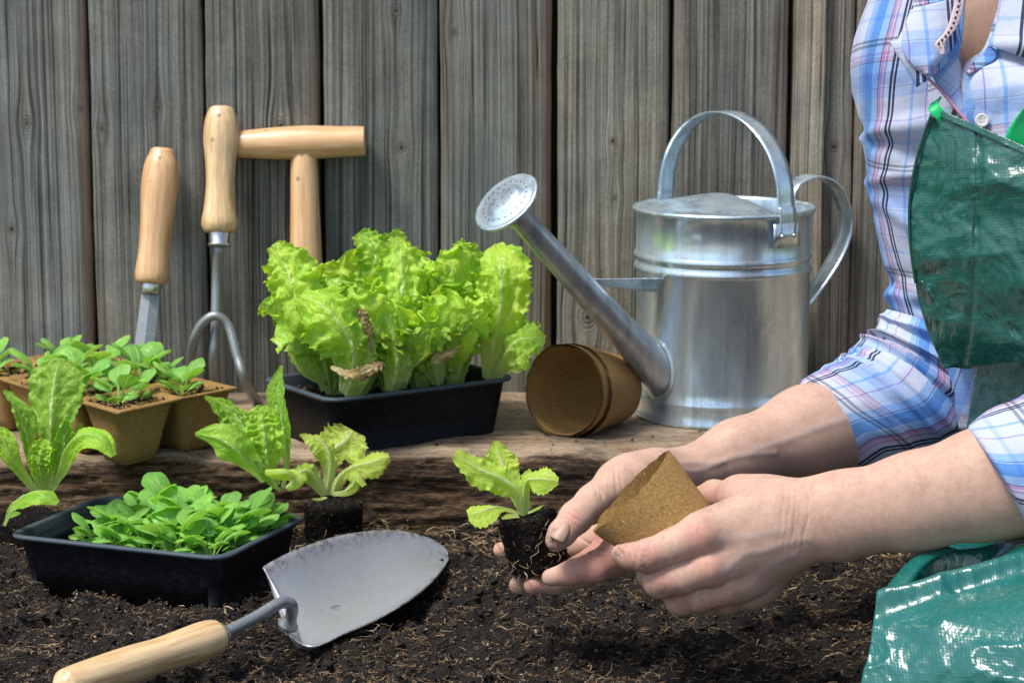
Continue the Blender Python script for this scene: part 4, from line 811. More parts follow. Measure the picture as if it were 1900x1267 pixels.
# --- root balls
def root_ball(parent, c0, c1, r0, r1, seed=0, roots=26, n=44):
    """block of dark compost about the axis c0 (top) -> c1 (bottom)"""
    x, y, a = frame(np.asarray(c1) - c0); L = np.linalg.norm(np.asarray(c1) - c0); th = np.linspace(0, 2 * np.pi, n, endpoint=False); V = []
    rw = [(0, .001), (0.0, .5), (.0, .86), (.03, .97)] + [(q, 1.0) for q in np.linspace(.08, .94, 16)] + [(.98, .96), (1, .85), (1, .5), (1, .001)]
    for t_, f in rw:
        r = (r0 + (r1 - r0) * t_) * f; q = c0 + a * t_ * L + r * (np.cos(th)[:, None] * x + np.sin(th)[:, None] * y)
        k = min(1, f * 1.2) * .0012; q = q + k * np.stack([fbm(q[:, 0] * 220, q[:, 1] * 220, q[:, 2] * 220, o=3, s=seed + e) for e in (0, 3, 6)], -1); V.append(q)
    o = mk('root_ball', np.concatenate(V), gridf(len(rw), n, True), M_rb, parent)
    g = np.random.default_rng(seed); m = 420; q = g.uniform(0, 6.28, m); tt = g.random(m); rr = (r0 + (r1 - r0) * tt)
    c = c0 + a * (tt * L)[:, None] + rr[:, None] * (np.cos(q)[:, None] * x + np.sin(q)[:, None] * y); r = .0004 + .0011 * g.random(m) ** 2
    qt = g.uniform(0, 6.28, 170); rt = r0 * np.sqrt(g.random(170)) * .97; c = np.concatenate([c, c0 + rt[:, None] * (np.cos(qt)[:, None] * x + np.sin(qt)[:, None] * y)]); r = np.concatenate([r, .0005 + .0013 * g.random(170) ** 2]); V, F, T = crumbs(c, r, seed + 2); mk('soil_crumbs', V, F, M_crumb, o, attrs={'tone': T * .75}, smooth=False, kind='stuff')
    if roots:
        c = c0 + a * (g.uniform(.1, .9, roots) * L)[:, None]; q = g.uniform(0, 6.28, roots); c = c + ((r0 + r1) / 2 + .0006) * (np.cos(q)[:, None] * x + np.sin(q)[:, None] * y)
        V, F, T = fibres(c, g.uniform(.006, .018, roots), g.uniform(.00016, .00036, roots), seed + 5, tilt=1.0)
        mk('fine_roots', V, F, M_fib, o, attrs={'tone': .75 + .25 * T}, smooth=False, kind='stuff')
    return o
b = B('wet compost block'); p = b.pos(); n_ = b.noise(p, 500, 5, .7)
M_rb = b.done(b.bsdf(Base_Color=b.ramp(n_, [(.35, (.0022, .0018, .0016)), (.62, (.010, .007, .0055)), (.8, (.04, .026, .017))]), Roughness=.8, Specular_IOR_Level=.12, Normal=b.bump(n_, 1, .0022)))
# --- cos lettuce, left edge
t = thing('cos_lettuce', 'young cos lettuce with a tall crinkled leaf standing left behind the front tray', 'lettuce', G(80, 1000, 0))
root_ball(t, G(60, 955, .028), G(60, 955, .028) + np.array([0, 0, -.036]), .028, .025, 3)
K_ = dict(nu=64, nv=31, ser=.08, sf=22, rib=-.5)
pleaf(t, M_cos, [(82, 920, 1.80), (92, 860, 1.80), (97, 800, 1.80), (100, 745, 1.805), (105, 700, 1.81), (112, 664, 1.815)], [7, 9, 16, 28, 42, 52, 54, 46, 18], (-.15, .05, 1), cup=-.15, blis=.2, bf=90, seed=1, **K_)
pleaf(t, M_cos, [(78, 920, 1.79), (55, 870, 1.785), (42, 810, 1.785), (28, 765, 1.785), (5, 725, 1.79)], [7, 10, 20, 30, 24, 5], [(.8, .1, .5), (.9, .3, .4)], cup=.2, fold=.5, blis=.35, bf=90, seed=2, **K_)
pleaf(t, M_cos, [(88, 920, 1.785), (110, 880, 1.775), (128, 835, 1.76), (155, 810, 1.745), (190, 815, 1.735), (212, 845, 1.732)], [7, 9, 20, 28, 24, 22, 8], [(-.7, .1, .7), (-.3, .5, .8), (.3, .8, .6)], cup=-.3, blis=.15, bf=60, seed=3, **K_)
pleaf(t, M_cos, [(75, 922, 1.78), (50, 890, 1.775), (22, 850, 1.77), (5, 815, 1.77), (-20, 790, 1.77)], [6, 8, 12, 20, 20, 6], (-.2, .6, .8), cup=-.2, blis=.2, bf=90, seed=4, **K_)
pleaf(t, M_cos, [(85, 918, 1.785), (78, 890, 1.78), (74, 860, 1.775), (78, 835, 1.775), (85, 815, 1.78)], [6, 8, 17, 22, 20, 8], (0, .2, 1), cup=.4, blis=.55, bf=150, seed=5, **K_)
pleaf(t, M_cos, [(92, 915, 1.79), (105, 880, 1.79), (112, 850, 1.79), (118, 815, 1.79), (122, 780, 1.79)], [6, 9, 20, 26, 20, 5], (.5, .1, .8), cup=.3, blis=.5, bf=150, seed=6, **K_)
pleaf(t, M_cos, [(98, 905, 1.81), (112, 860, 1.815), (125, 830, 1.82), (140, 805, 1.82), (152, 785, 1.82)], [6, 9, 16, 18, 12, 4], (-.1, .5, .8), cup=-.3, blis=.4, bf=150, seed=7, **K_)
pleaf(t, M_cos, [(8, 975, 1.735), (18, 945, 1.735), (45, 925, 1.73), (80, 915, 1.72), (108, 932, 1.715)], [3, 7, 16, 24, 22, 6], (-.1, .8, .5), cup=-.4, blis=.12, bf=60, seed=8, **K_)
pleaf(t, M_cos, [(5, 975, 1.73), (15, 962, 1.725), (28, 955, 1.72), (38, 952, 1.72)], [2, 6, 8, 6, 2], (0, .7, .7), nu=20, nv=9, cup=.3)
# --- cos lettuce, middle
t = thing('cos_lettuce', 'young cos lettuce with pointed upright leaves behind the front tray, in the middle', 'lettuce', G(530, 990, 0))
root_ball(t, G(512, 925, .022), G(512, 925, .022) + np.array([0, 0, -.032]), .022, .020, 13)
pleaf(t, M_cos, [(528, 905, 1.80), (535, 850, 1.80), (530, 790, 1.80), (520, 730, 1.805), (523, 678, 1.81)], [6, 8, 22, 26, 22, 3], [(-.7, 0, .7), (-.6, 0, .8)], cup=.3, fold=.25, blis=.22, bf=90, seed=11, **K_)
pleaf(t, M_cos, [(515, 900, 1.79), (498, 870, 1.785), (492, 820, 1.78), (485, 780, 1.785), (488, 752, 1.79)], [7, 13, 30, 36, 30, 10], (.1, .1, 1), cup=.1, blis=.45, bf=150, seed=12, **K_)
pleaf(t, M_cos, [(490, 893, 1.78), (465, 865, 1.77), (440, 835, 1.76), (405, 812, 1.76), (362, 806, 1.77)], [5, 10, 26, 34, 24, 4], [(-.3, .5, .8), (.1, -.3, .9)], cup=-.2, blis=.1, bf=60, seed=13, **K_)
pleaf(t, M_cos, [(500, 890, 1.80), (478, 840, 1.81), (455, 800, 1.82), (425, 760, 1.825), (380, 735, 1.82)], [5, 10, 22, 28, 22, 4], [(-.2, .5, .8), (.2, .6, .7)], cup=-.4, blis=.4, bf=150, seed=14, **K_)
pleaf(t, M_cos, [(520, 910, 1.785), (500, 895, 1.775), (485, 872, 1.77), (468, 838, 1.775), (460, 815, 1.78)], [4, 6, 9, 9, 6, 3], (.5, .4, .7), cup=.3, blis=.3, bf=90, seed=15, **K_)
pleaf(t, M_held, [(530, 905, 1.775), (545, 890, 1.76), (530, 876, 1.752), (508, 874, 1.75), (492, 872, 1.752)], [9, 15, 17, 15, 12, 8], [(0, .3, 1), (0, .6, .8)], cup=-1.0, blis=.15, bf=60, seed=16, nu=40, nv=21)
# --- butter lettuce
t = thing('butter_lettuce', 'young pale butter lettuce with brown tinged edges in a black compost block', 'lettuce', G(622, 1000, 0))
root_ball(t, G(618, 935, .030), G(618, 935, .030) + np.array([0, 0, -.034]), .0235, .0215, 17, 12)
K_ = dict(nu=60, nv=31, ser=.18, sf=14, rib=-.4)
c_ = 1.80
pleaf(t, M_but, [(604, 918, c_), (612, 870, c_), (606, 835, c_), (585, 815, c_), (556, 805, c_)], [8, 12, 22, 26, 20, 4], [(.3, .4, .8), (.1, .9, .5)], cup=-.3, blis=.12, seed=21, ruf=.12, **K_)
pleaf(t, M_but, [(610, 918, c_ + .01), (612, 870, c_ + .015), (618, 838, c_ + .02), (640, 820, c_ + .025), (655, 798, c_ + .03)], [8, 12, 26, 42, 44, 26], (0, .35, 1), cup=.12, blis=.12, seed=22, ruf=.12, **K_)
pleaf(t, M_but, [(616, 918, c_), (632, 885, c_ - .005), (655, 868, c_ - .01), (690, 858, c_ - .015), (722, 846, c_ - .015)], [8, 12, 14, 24, 26, 8], [(.3, .6, .7), (-.2, .5, .8), (-.3, .2, .9)], cup=-.5, blis=.1, seed=23, ruf=.06, **K_)
pleaf(t, M_but, [(602, 918, c_ - .005), (585, 890, c_ - .01), (570, 875, c_ - .015), (555, 878, c_ - .02), (535, 890, c_ - .02)], [7, 14, 20, 22, 18, 8], [(0, .5, .9), (-.3, .4, .8)], cup=-.4, blis=.15, seed=24, ruf=.15, **K_)
pleaf(t, M_but, [(618, 915, c_ - .01), (638, 912, c_ - .02), (655, 900, c_ - .025), (662, 882, c_ - .025), (678, 900, c_ - .03)], [5, 7, 12, 12, 10, 6], [(0, .4, .9), (.4, .5, .7)], cup=-.5, blis=.1, seed=25, nu=36, nv=17, rib=-.3)
pleaf(t, M_but, [(606, 922, c_ - .012), (592, 926, c_ - .018), (578, 926, c_ - .022)], [3, 5, 5, 1], (0, .8, .6), nu=16, nv=7)
# ================================================================= the person: body by signed distance field
class Fld:
    def __init__(s, lo, hi, h):
        s.lo = np.array(lo, float); s.h = h; s.n = np.ceil((np.array(hi) - s.lo) / h).astype(int) + 1
        s.ax = [s.lo[i] + h * np.arange(s.n[i]) for i in range(3)]
        s.base = np.full(s.n, .05, np.float32)
    def _sl(s, a, b, r):
        lo = np.minimum(a, b) - r; hi = np.maximum(a, b) + r
        i0 = np.clip(((lo - s.lo) / s.h).astype(int), 0, s.n); i1 = np.clip(((hi - s.lo) / s.h).astype(int) + 2, 0, s.n)
        return tuple(slice(int(p), int(q)) for p, q in zip(i0, i1))
    def cap(s, a, b, ra, rb, flat=None, ff=1.0, m=.018):
        sl = s._sl(a, b, max(ra, rb) + m)
        X = s.ax[0][sl[0]][:, None, None] - a[0]; Y = s.ax[1][sl[1]][None, :, None] - a[1]; Z = s.ax[2][sl[2]][None, None, :] - a[2]
        ba = np.asarray(b) - a; L2 = ba @ ba + 1e-12
        t = np.clip((X * ba[0] + Y * ba[1] + Z * ba[2]) / L2, 0, 1)
        X = X - t * ba[0]; Y = Y - t * ba[1]; Z = Z - t * ba[2]; d2 = X * X + Y * Y + Z * Z
        if flat is not None:
            f = X * flat[0] + Y * flat[1] + Z * flat[2]; d2 = d2 + f * f * (1 / ff ** 2 - 1)
        return sl, (np.sqrt(d2) - (ra + (rb - ra) * t)).astype(np.float32)
def smin(a, b, k):
    h = np.clip(.5 + .5 * (b - a) / k, 0, 1); return b + (a - b) * h - k * h * (1 - h)
def nets(D, lo, h):
    S = D < 0; nx, ny, nz = D.shape
    c = np.zeros((nx - 1, ny - 1, nz - 1), np.int8)
    for a in (0, 1):
        for b in (0, 1):
            for e in (0, 1): c += S[a:nx - 1 + a, b:ny - 1 + b, e:nz - 1 + e]
    act = (c > 0) & (c < 8); I = np.argwhere(act); idx = np.full(act.shape, -1, np.int64); idx[act] = np.arange(len(I))
    acc = np.zeros((len(I), 3)); cnt = np.zeros(len(I)); x, y, z = I.T
    for ax in range(3):
        o1, o2 = [q for q in range(3) if q != ax]
        for a in (0, 1):
            for b in (0, 1):
                p = [x.copy(), y.copy(), z.copy()]; p[o1] = p[o1] + a; p[o2] = p[o2] + b; q = [v.copy() for v in p]; q[ax] = q[ax] + 1
                d0, d1 = D[tuple(p)], D[tuple(q)]; m = (d0 < 0) != (d1 < 0); t = np.where(m, d0 / (d0 - d1 + 1e-12), 0)
                pt = np.stack(p, -1).astype(float); pt[:, ax] += t; acc += pt * m[:, None]; cnt += m
    V = acc / cnt[:, None] * h + lo; F = []
    for ax in range(3):
        o1, o2 = [(1, 2), (2, 0), (0, 1)][ax]; sl0 = [slice(None)] * 3; sl1 = [slice(None)] * 3; sl0[ax] = slice(0, -1); sl1[ax] = slice(1, None)
        a, b = S[tuple(sl0)], S[tuple(sl1)]; ch = a != b; E_ = np.argwhere(ch); ok = (E_[:, o1] > 0) & (E_[:, o2] > 0) & (E_[:, o1] < D.shape[o1] - 1) & (E_[:, o2] < D.shape[o2] - 1) & (E_[:, ax] < D.shape[ax] - 1); E_ = E_[ok]
        ins = a[tuple(E_.T)]; q = []
        for da, db in ((-1, -1), (0, -1), (0, 0), (-1, 0)):
            e = E_.copy(); e[:, o1] += da; e[:, o2] += db; q.append(idx[tuple(e.T)])
        q = np.stack(q, -1); q[~ins] = q[~ins][:, ::-1]; F.append(q)
    return V, np.concatenate(F)
def relax(V, F, it=3, k=.5):
    E_ = np.concatenate([F[:, [0, 1]], F[:, [1, 2]], F[:, [2, 3]], F[:, [3, 0]]])
    for i in range(it):
        for s in (k, -k * 1.02):
            A = np.zeros_like(V); n = np.zeros(len(V)); 
            for c in range(3): A[:, c] = np.bincount(E_[:, 0], V[E_[:, 1], c], len(V)) + np.bincount(E_[:, 1], V[E_[:, 0], c], len(V))
            n = np.bincount(E_.ravel(), minlength=len(V)).astype(float); V = V + s * (A / np.maximum(n, 1)[:, None] - V)
    return V
def vnormals(V, F):
    n = np.cross(V[F[:, 2]] - V[F[:, 0]], V[F[:, 3]] - V[F[:, 1]]); N = np.zeros_like(V)
    for c in range(3):
        for q in range(4): N[:, c] += np.bincount(F[:, q], n[:, c], len(V))
    return N / (np.linalg.norm(N, axis=1)[:, None] + 1e-15)
def hand(spec, h=.0011, ext=None):
    """spec: palm prims and finger chains in (px, py, Y, r px); returns mesh + attributes"""
    def J(q): p = P(*q[:3]); return p, RP(q[3], p)
    pts = []
    for c in spec['palm']: pts += [J(c[0])[0], J(c[1])[0]]
    for f in spec['fingers']: pts += [J(q)[0] for q in f['j']]
    pts = np.array(pts); lo = pts.min(0) - .045; hi = pts.max(0) + .045
    if 'xmax' in spec: hi[0] = min(hi[0], spec['xmax'])
    Fd = Fld(lo, hi, h)
    D = Fd.base.copy()
    for c in spec['palm']:
        (a, ra), (b, rb) = J(c[0]), J(c[1]); fl = unit(c[2]) if len(c) > 2 and c[2] is not None else None
        sl, d = Fd.cap(a, b, ra, rb, fl, c[3] if len(c) > 3 else 1.0, .022); D[sl] = smin(D[sl], d, c[4] if len(c) > 4 else .012)
    res = D.copy()
    for f in spec['fingers']:
        js = [J(q) for q in f['j']]; own = np.full(D.shape, .05, np.float32)
        lo_ = np.min([j[0] for j in js], 0); hi_ = np.max([j[0] for j in js], 0); SL = Fd._sl(lo_, hi_, .03)
        for i in range(len(js) - 1):
            sl, d = Fd.cap(js[i][0], js[i + 1][0], js[i][1], js[i + 1][1], unit(f['flat']) if 'flat' in f else None, f.get('ff', 1.0)); own[sl] = smin(own[sl], d, .0035)
        k = f.get('k', .010); res[SL] = np.minimum(res[SL], smin(D[SL], own[SL], k))
    V, F = nets(res, Fd.lo, h); V = relax(V, F, 2)
    return V, F
def detail(V, F, creases=(), bumps=(), reds=(), veins=(), dirt=()):
    """creases/bumps displace along the normal; reds, veins, dirt are skin attributes"""
    N = vnormals(V, F); off = np.zeros(len(V)); red = np.zeros(len(V)); ve = np.zeros(len(V)); di = np.zeros(len(V))
    for (c, d, amp, w, Rr) in creases:
        c = np.asarray(c); q = V - c; s = q @ unit(d); r2 = (q ** 2).sum(1)
        s = s + .0008 * vnoise(q[:, 0] * 200 + amp * 1e5, q[:, 2] * 200, q[:, 1] * 200)
        off -= amp * np.exp(-(s / w) ** 2) * np.exp(-r2 / Rr ** 2)
    for (c, amp, Rr) in bumps: off += amp * np.exp(-((V - np.asarray(c)) ** 2).sum(1) / Rr ** 2)
    for (c, a, Rr) in reds: red = np.maximum(red, a * np.exp(-((V - np.asarray(c)) ** 2).sum(1) / Rr ** 2))
    for (c, a, Rr) in dirt: di = np.maximum(di, a * np.exp(-((V - np.asarray(c)) ** 2).sum(1) / Rr ** 2))
    for (pts, amp, w) in veins:
        p = crom([np.asarray(q) for q in pts], 24); dmin = np.full(len(V), 9.)
        for i in range(23):
            a, b = p[i], p[i + 1]; ba = b - a; t = np.clip(((V - a) @ ba) / (ba @ ba), 0, 1); dmin = np.minimum(dmin, ((V - a - t[:, None] * ba) ** 2).sum(1))
        f = np.exp(-dmin / w ** 2); off += amp * f; ve = np.maximum(ve, f * .30)
    return V + N * off[:, None], red, ve, di
def surf(V, px, py, Ynear=None):
    """mesh point seen at (px, py): the vertex closest to that ray, nearest the camera"""
    r = unit(ray(px, py)); q = V - C0; t = q @ r; d = np.linalg.norm(q - t[:, None] * r, axis=1); m = np.where(d < .0016)[0]
    if len(m) == 0: m = np.argsort(d)[:5]
    return V[m[np.argmin(t[m])]]
Yax = np.array([0, 1.0, 0]); TOC = -FW
# ---- right hand (further from the camera) under the compost block, with its forearm
rs = dict(
 palm=[((1640, 778, 1.66, 100), (1500, 803, 1.635, 86), (0, 1, .2), .85), ((1500, 803, 1.635, 86), (1370, 842, 1.61, 62), (0, 1, .2), .82), ((1370, 842, 1.61, 62), (1255, 888, 1.592, 49), (0, 1, .2), .80),
       ((1255, 888, 1.592, 48), (1200, 930, 1.58, 48), (0, 1, .2), .75), ((1200, 935, 1.58, 44), (1150, 990, 1.572, 40), (.1, 1, .5), .5), ((1215, 950, 1.56, 38), (1150, 1018, 1.548, 34), (0, .7, .7), .7), ((1190, 985, 1.545, 34), (1135, 1040, 1.535, 27), (0, .7, .7), .8), ((1245, 885, 1.58, 42), (1170, 888, 1.555, 43))],
 fingers=[dict(j=[(1215, 880, 1.57, 44), (1140, 900, 1.548, 36), (1100, 930, 1.535, 31), (1068, 960, 1.522, 30), (1042, 990, 1.513, 25), (1032, 1003, 1.511, 20)], k=.014),
          dict(j=[(1150, 985, 1.585, 30), (1080, 1010, 1.60, 24), (1000, 1030, 1.605, 21), (945, 1028, 1.598, 18), (930, 1020, 1.592, 15)]),
          dict(j=[(1145, 1010, 1.57, 30), (1075, 1055, 1.575, 24), (1010, 1080, 1.568, 20), (962, 1085, 1.556, 17.5)]),
          dict(j=[(1140, 1030, 1.555, 28), (1085, 1065, 1.552, 23), (1030, 1082, 1.545, 19), (988, 1086, 1.538, 16.5)]),
          dict(j=[(1140, 1040, 1.538, 27), (1105, 1052, 1.528, 29), (1060, 1062, 1.525, 22), (1022, 1071, 1.526, 17)])])
V1, F1 = hand(rs)
cr = []
for dx, dy, am in ((0, 0, .0008), (6, -7, .0006), (-5, 7, .0007), (11, -14, .0004)): cr.append((surf(V1, 1062 + dx, 953 + dy), (P(1042, 990, 1.513) - P(1068, 955, 1.522)), am, .0007, .009))
for px, py, am, d in ((1130, 870, .0006, (1, .0, -.15)), (1142, 880, .0010, (1, 0, .1)), (1118, 890, .0005, (1, 0, -.1)), (1154, 875, .0006, (1, 0, .1)), (1104, 905, .0008, (1, 0, .35)), (1122, 925, .0009, (1, 0, .3))): cr.append((surf(V1, px, py), d, am, .0009, .011))
for px, py, am, d in ((1085, 1005, .0010, (.4, 0, 1)), (1100, 1020, .0012, (.25, 0, 1)), (1120, 1012, .0009, (.6, 0, 1)), (1085, 1028, .0009, (1, 0, -.4))): cr.append((surf(V1, px, py), d, am, .0009, .009))
rd = [(surf(V1, 1066, 955), .75, .007), (surf(V1, 1100, 1010), .9, .018), (surf(V1, 1110, 1040), .85, .016), (P(955, 1085, 1.54), .8, .009), (P(990, 1087, 1.53), .8, .008), (P(925, 1020, 1.58), .8, .009), (surf(V1, 1045, 1005), .5, .009), (surf(V1, 1060, 1065), .45, .012)]
ve = [([surf(V1, x, y) for x, y in ((1440, 842), (1380, 845), (1330, 858), (1290, 855), (1262, 858))], .0006, .0024), ([surf(V1, x, y) for x, y in ((1345, 856), (1310, 872), (1285, 872), (1262, 868))], .0005, .0022), ([surf(V1, x, y) for x, y in ((1600, 770), (1530, 790), (1460, 815), (1400, 835))], .0005, .0028)]
dr = [(surf(V1, 1025, 1005), 1.0, .006), (surf(V1, 1035, 1015), .5, .01), (surf(V1, 950, 1085), .4, .006), (surf(V1, 990, 1085), .5, .006)]
V1, r1, v1, d1 = detail(V1, F1, cr, [], rd, ve, dr)
# ---- left hand (nearer), back of the hand to the camera, holding the pot
ls = dict(
 palm=[((1960, 880, 1.46, 112), (1830, 898, 1.462, 100), Yax, .85), ((1830, 898, 1.462, 100), (1700, 930, 1.467, 87), Yax, .82), ((1700, 930, 1.467, 87), (1560, 957, 1.475, 78), Yax, .78), ((1560, 957, 1.475, 78), (1480, 968, 1.48, 73), Yax, .68),
       ((1480, 968, 1.48, 70), (1400, 975, 1.482, 58), Yax, .58), ((1440, 950, 1.485, 48), (1325, 985, 1.482, 42), Yax, .8, .014), ((1440, 985, 1.48, 48), (1328, 1045, 1.478, 37), Yax, .8, .014), ((1450, 1010, 1.485, 48), (1365, 1085, 1.486, 34), Yax, .8, .014), ((1460, 1025, 1.495, 42), (1405, 1098, 1.498, 30), Yax, .9, .014), ((1440, 925, 1.495, 40), (1380, 922, 1.512, 36))],
 fingers=[dict(j=[(1420, 930, 1.505, 38), (1365, 921, 1.522, 31), (1325, 918, 1.54, 27), (1285, 930, 1.553, 22), (1262, 945, 1.557, 17)], k=.014),
          dict(j=[(1345, 975, 1.483, 40), (1300, 990, 1.476, 39), (1250, 1012, 1.474, 32), (1200, 1031, 1.474, 30), (1170, 1032, 1.480, 24), (1152, 1027, 1.485, 18)], k=.0065),
          dict(j=[(1350, 1040, 1.480, 36), (1315, 1052, 1.473, 34), (1265, 1070, 1.474, 31), (1225, 1078, 1.478, 31), (1208, 1066, 1.50, 25), (1215, 1045, 1.518, 20)], k=.0065),
          dict(j=[(1385, 1075, 1.486, 32), (1345, 1090, 1.480, 31), (1298, 1106, 1.480, 29), (1263, 1113, 1.487, 28), (1252, 1100, 1.506, 23), (1258, 1080, 1.522, 19)], k=.0065),
          dict(j=[(1420, 1085, 1.499, 28), (1385, 1100, 1.496, 28), (1345, 1114, 1.498, 24.5), (1318, 1117, 1.506, 23), (1305, 1104, 1.522, 19)], k=.0065)])
ls['xmax'] = float(P(1900, 890, 1.46)[0]) + .012
V2, F2 = hand(ls)
cr = []
for x, y, am, dd in ((1296, 990, .0005, .2), (1302, 1000, .0004, .5), (1318, 1050, .0004, .3), (1350, 1090, .0004, .3), (1165, 1026, .0005, .1), (1172, 1026, .0004, .15), (1335, 925, .0006, -.3), (1345, 925, .0004, -.2), (1400, 905, .0004, .4)): cr.append((surf(V2, x, y), (1, 0, dd), am, .0006, .006))
for x, y, am in ((1460, 965, .0005), (1470, 965, .0007), (1482, 960, .0006), (1494, 955, .0008), (1450, 940, .0005)): cr.append((surf(V2, x, y), (1, 0, -.12), am, .0009, .022))
for x, y in ((1198, 1028), (1205, 1026), (1192, 1030), (1211, 1024)): cr.append((surf(V2, x, y), (1, 0, .25), .0009, .0007, .006))
for x, y in ((1222, 1080), (1230, 1078), (1260, 1120)): cr.append((surf(V2, x, y), (1, 0, .2), .0005, .0008, .006))
bm = [(surf(V2, 1298, 990), .0016, .011), (surf(V2, 1318, 1052), .0018, .010), (surf(V2, 1350, 1090), .0014, .009), (surf(V2, 1200, 1030), .0008, .006), (surf(V2, 1222, 1080), .0008, .006)]
rd = [(surf(V2, 1298, 1000), .75, .010), (surf(V2, 1320, 1055), .6, .010), (surf(V2, 1350, 1092), .5, .009), (surf(V2, 1200, 1032), .7, .008), (surf(V2, 1222, 1084), .7, .008), (surf(V2, 1262, 1118), .65, .008), (surf(V2, 1316, 1125), .5, .008), (surf(V2, 1320, 925), .5, .010), (surf(V2, 1160, 1035), .5, .008)]
ve = [([surf(V2, x, y) for x, y in ((1500, 1005), (1460, 1010), (1420, 1025), (1385, 1030), (1350, 1060))], .0004, .0030), ([surf(V2, x, y) for x, y in ((1480, 1030), (1440, 1050), (1400, 1080))], .0003, .0030), ([surf(V2, x, y) for x, y in ((1450, 985), (1390, 1000), (1340, 1005))], .0003, .0030)]
V2, r2, v2, d2 = detail(V2, F2, cr, bm, rd, ve, [(surf(V2, 1145, 1022), .9, .006), (surf(V2, 1185, 1050), .6, .012), (surf(V2, 1240, 1105), .5, .012), (surf(V2, 1290, 1130), .4, .012), (surf(V2, 1330, 930), .3, .01)])
# ---- torso, shoulders, neck and head: coarser field, mostly under the clothes
BD = Fld((.18, 1.34, -.10), (.62, 1.98, .86), .005); Db = BD.base.copy()
def bc(a, b, ra, rb, k=.03, fl=None, ff=1.0):
    global Db
    sl, d = BD.cap(np.array(a, float), np.array(b, float), ra, rb, fl, ff, .05); Db[sl] = smin(Db[sl], d, k)
shR = P(1715, 60, 1.70); elR = P(1742, 770, 1.69); nk = np.array([.40, 1.655, .50]); shL = np.array([.545, 1.52, .42]); hip = np.array([.46, 1.66, .02])
bc(shR, elR, .030, .024); bc(elR, P(1650, 778, 1.66), .030, .032, .02)
bc(nk + (-.02, .02, -.07), hip, .085, .105, .03, unit((-.6, -.8, 0)), .8); bc(shR + (.03, 0, .0), nk + (0, 0, -.05), .045, .05); bc(shL, nk + (0, 0, -.05), .045, .05); bc(nk + (0, 0, -.05), nk + (-.012, -.01, .05), .042, .042, .02)
bc(nk + (-.015, -.012, .13), nk + (-.03, -.03, .19), .062, .068, .02); bc(nk + (-.07, -.075, .11), nk + (-.05, -.05, .15), .022, .03, .03); bc(nk + (-.098, -.098, .150), nk + (-.088, -.088, .165), .007, .006, .012)
bc(shL, P(1985, 860, 1.475), .044, .040, .02)
V3, F3 = nets(Db, BD.lo, .005); V3 = relax(V3, F3, 2)
person = thing('person', 'person in plaid shirt and green apron holding a lettuce plug and a pot', 'person', (.46, 1.6, -.01))
n1, n2, n3 = len(V1), len(V2), len(V3); Z0 = np.zeros
body = mk('body', np.concatenate([V1, V2, V3]), np.concatenate([F1, F2 + n1, F3 + n1 + n2]), M_skin, person,
   attrs={'red': np.concatenate([r1, r2, Z0(n3)]), 'vein': np.concatenate([v1, v2, Z0(n3)]), 'dirt': np.concatenate([d1, d2, Z0(n3)])})
print('body', n1, n2, n3)
v, f = sphere(nk + (-.012, -.005, .185), .078, 32, 24, (1, 1, 1.05)); mk('hair', v, f, M_hair, person)
def nail(c, axis, out, L, Wd, h=.0006):
    a = unit(axis); s = unit(np.cross(a, out)); o_ = np.cross(s, a); V = []; n, m = 14, 11
    for i in range(n):
        t = i / (n - 1); w = Wd * (1 - .55 * (1 - t) ** 3) * math.sqrt(max(0.02, 1 - max(0, (t - .82) / .20) ** 2))
        for j in range(m):
            v = j / (m - 1) * 2 - 1; V.append(c + a * (t - .5) * L + s * w * .5 * math.sin(v * 1.2) / .93 + o_ * (-(w * .5) * (1 - math.cos(v * 1.2)) + h - .0006 * (2 * t - 1) ** 2))
    ob = mk('fingernail', V, gridf(n, m), M_nail, person); s_ = ob.modifiers.new('t', 'SOLIDIFY'); s_.thickness = .0005; return ob
c = surf(V1, 1035, 984); nail(c + unit(TOC * .8 + UP * .55) * .0002, P(1030, 1003, 1.511) - P(1060, 965, 1.52), unit(TOC * .8 + UP * .55 - RT * .25), .0135, .0118)
# ---- the held pot
pr0 = P(1171, 911, 1.503); nn = unit(-.73 * RT + .68 * UP + .07 * TOC)
t = thing('peat_pot', 'empty round brown peat pot held tilted in the nearer hand', 'plant pot', P(1240, 990, 1.51))
round_pot('pot_wall', pr0, -nn, .0352, .0250, .058, t, M_peat, 5, .60, TOC)
# ---- the held lettuce plug
t = thing('lettuce_seedling', 'young pale lettuce in a black compost plug resting on the fingers', 'lettuce', P(1005, 1070, 1.55))
c0_ = P(977, 957, 1.552); c1_ = P(1003, 1052, 1.552); root_ball(t, c0_, c1_, .0193, .0200, 31, 70)
K_ = dict(nu=64, nv=33, ser=.16, sf=15, rib=-.45)
q_ = 1.55
pleaf(t, M_held, [(972, 955, q_), (962, 915, q_ - .004), (930, 890, q_ - .008), (885, 870, q_ - .012), (845, 840, q_ - .012)], [11, 15, 24, 30, 26, 11], [(-.2, .2, 1), (-.1, .5, 1), (.1, .6, .8)], cup=-.25, ruf=.16, rf=4, blis=.14, bf=50, seed=31, **K_)
pleaf(t, M_held, [(968, 945, q_ + .01), (950, 900, q_ + .012), (935, 870, q_ + .014), (925, 845, q_ + .016), (920, 818, q_ + .018)], [8, 14, 26, 30, 22, 5], (.1, .1, 1), cup=.15, ruf=.12, rf=4, blis=.12, bf=50, seed=32, **K_)
pleaf(t, M_held, [(975, 945, q_), (972, 915, q_ - .004), (980, 892, q_ - .008), (1005, 890, q_ - .012), (1036, 892, q_ - .014)], [11, 11, 12, 22, 27, 7], [(0, .2, 1), (0, .5, .9), (0, .2, 1)], cup=-.3, blis=.1, bf=50, seed=33, **K_)
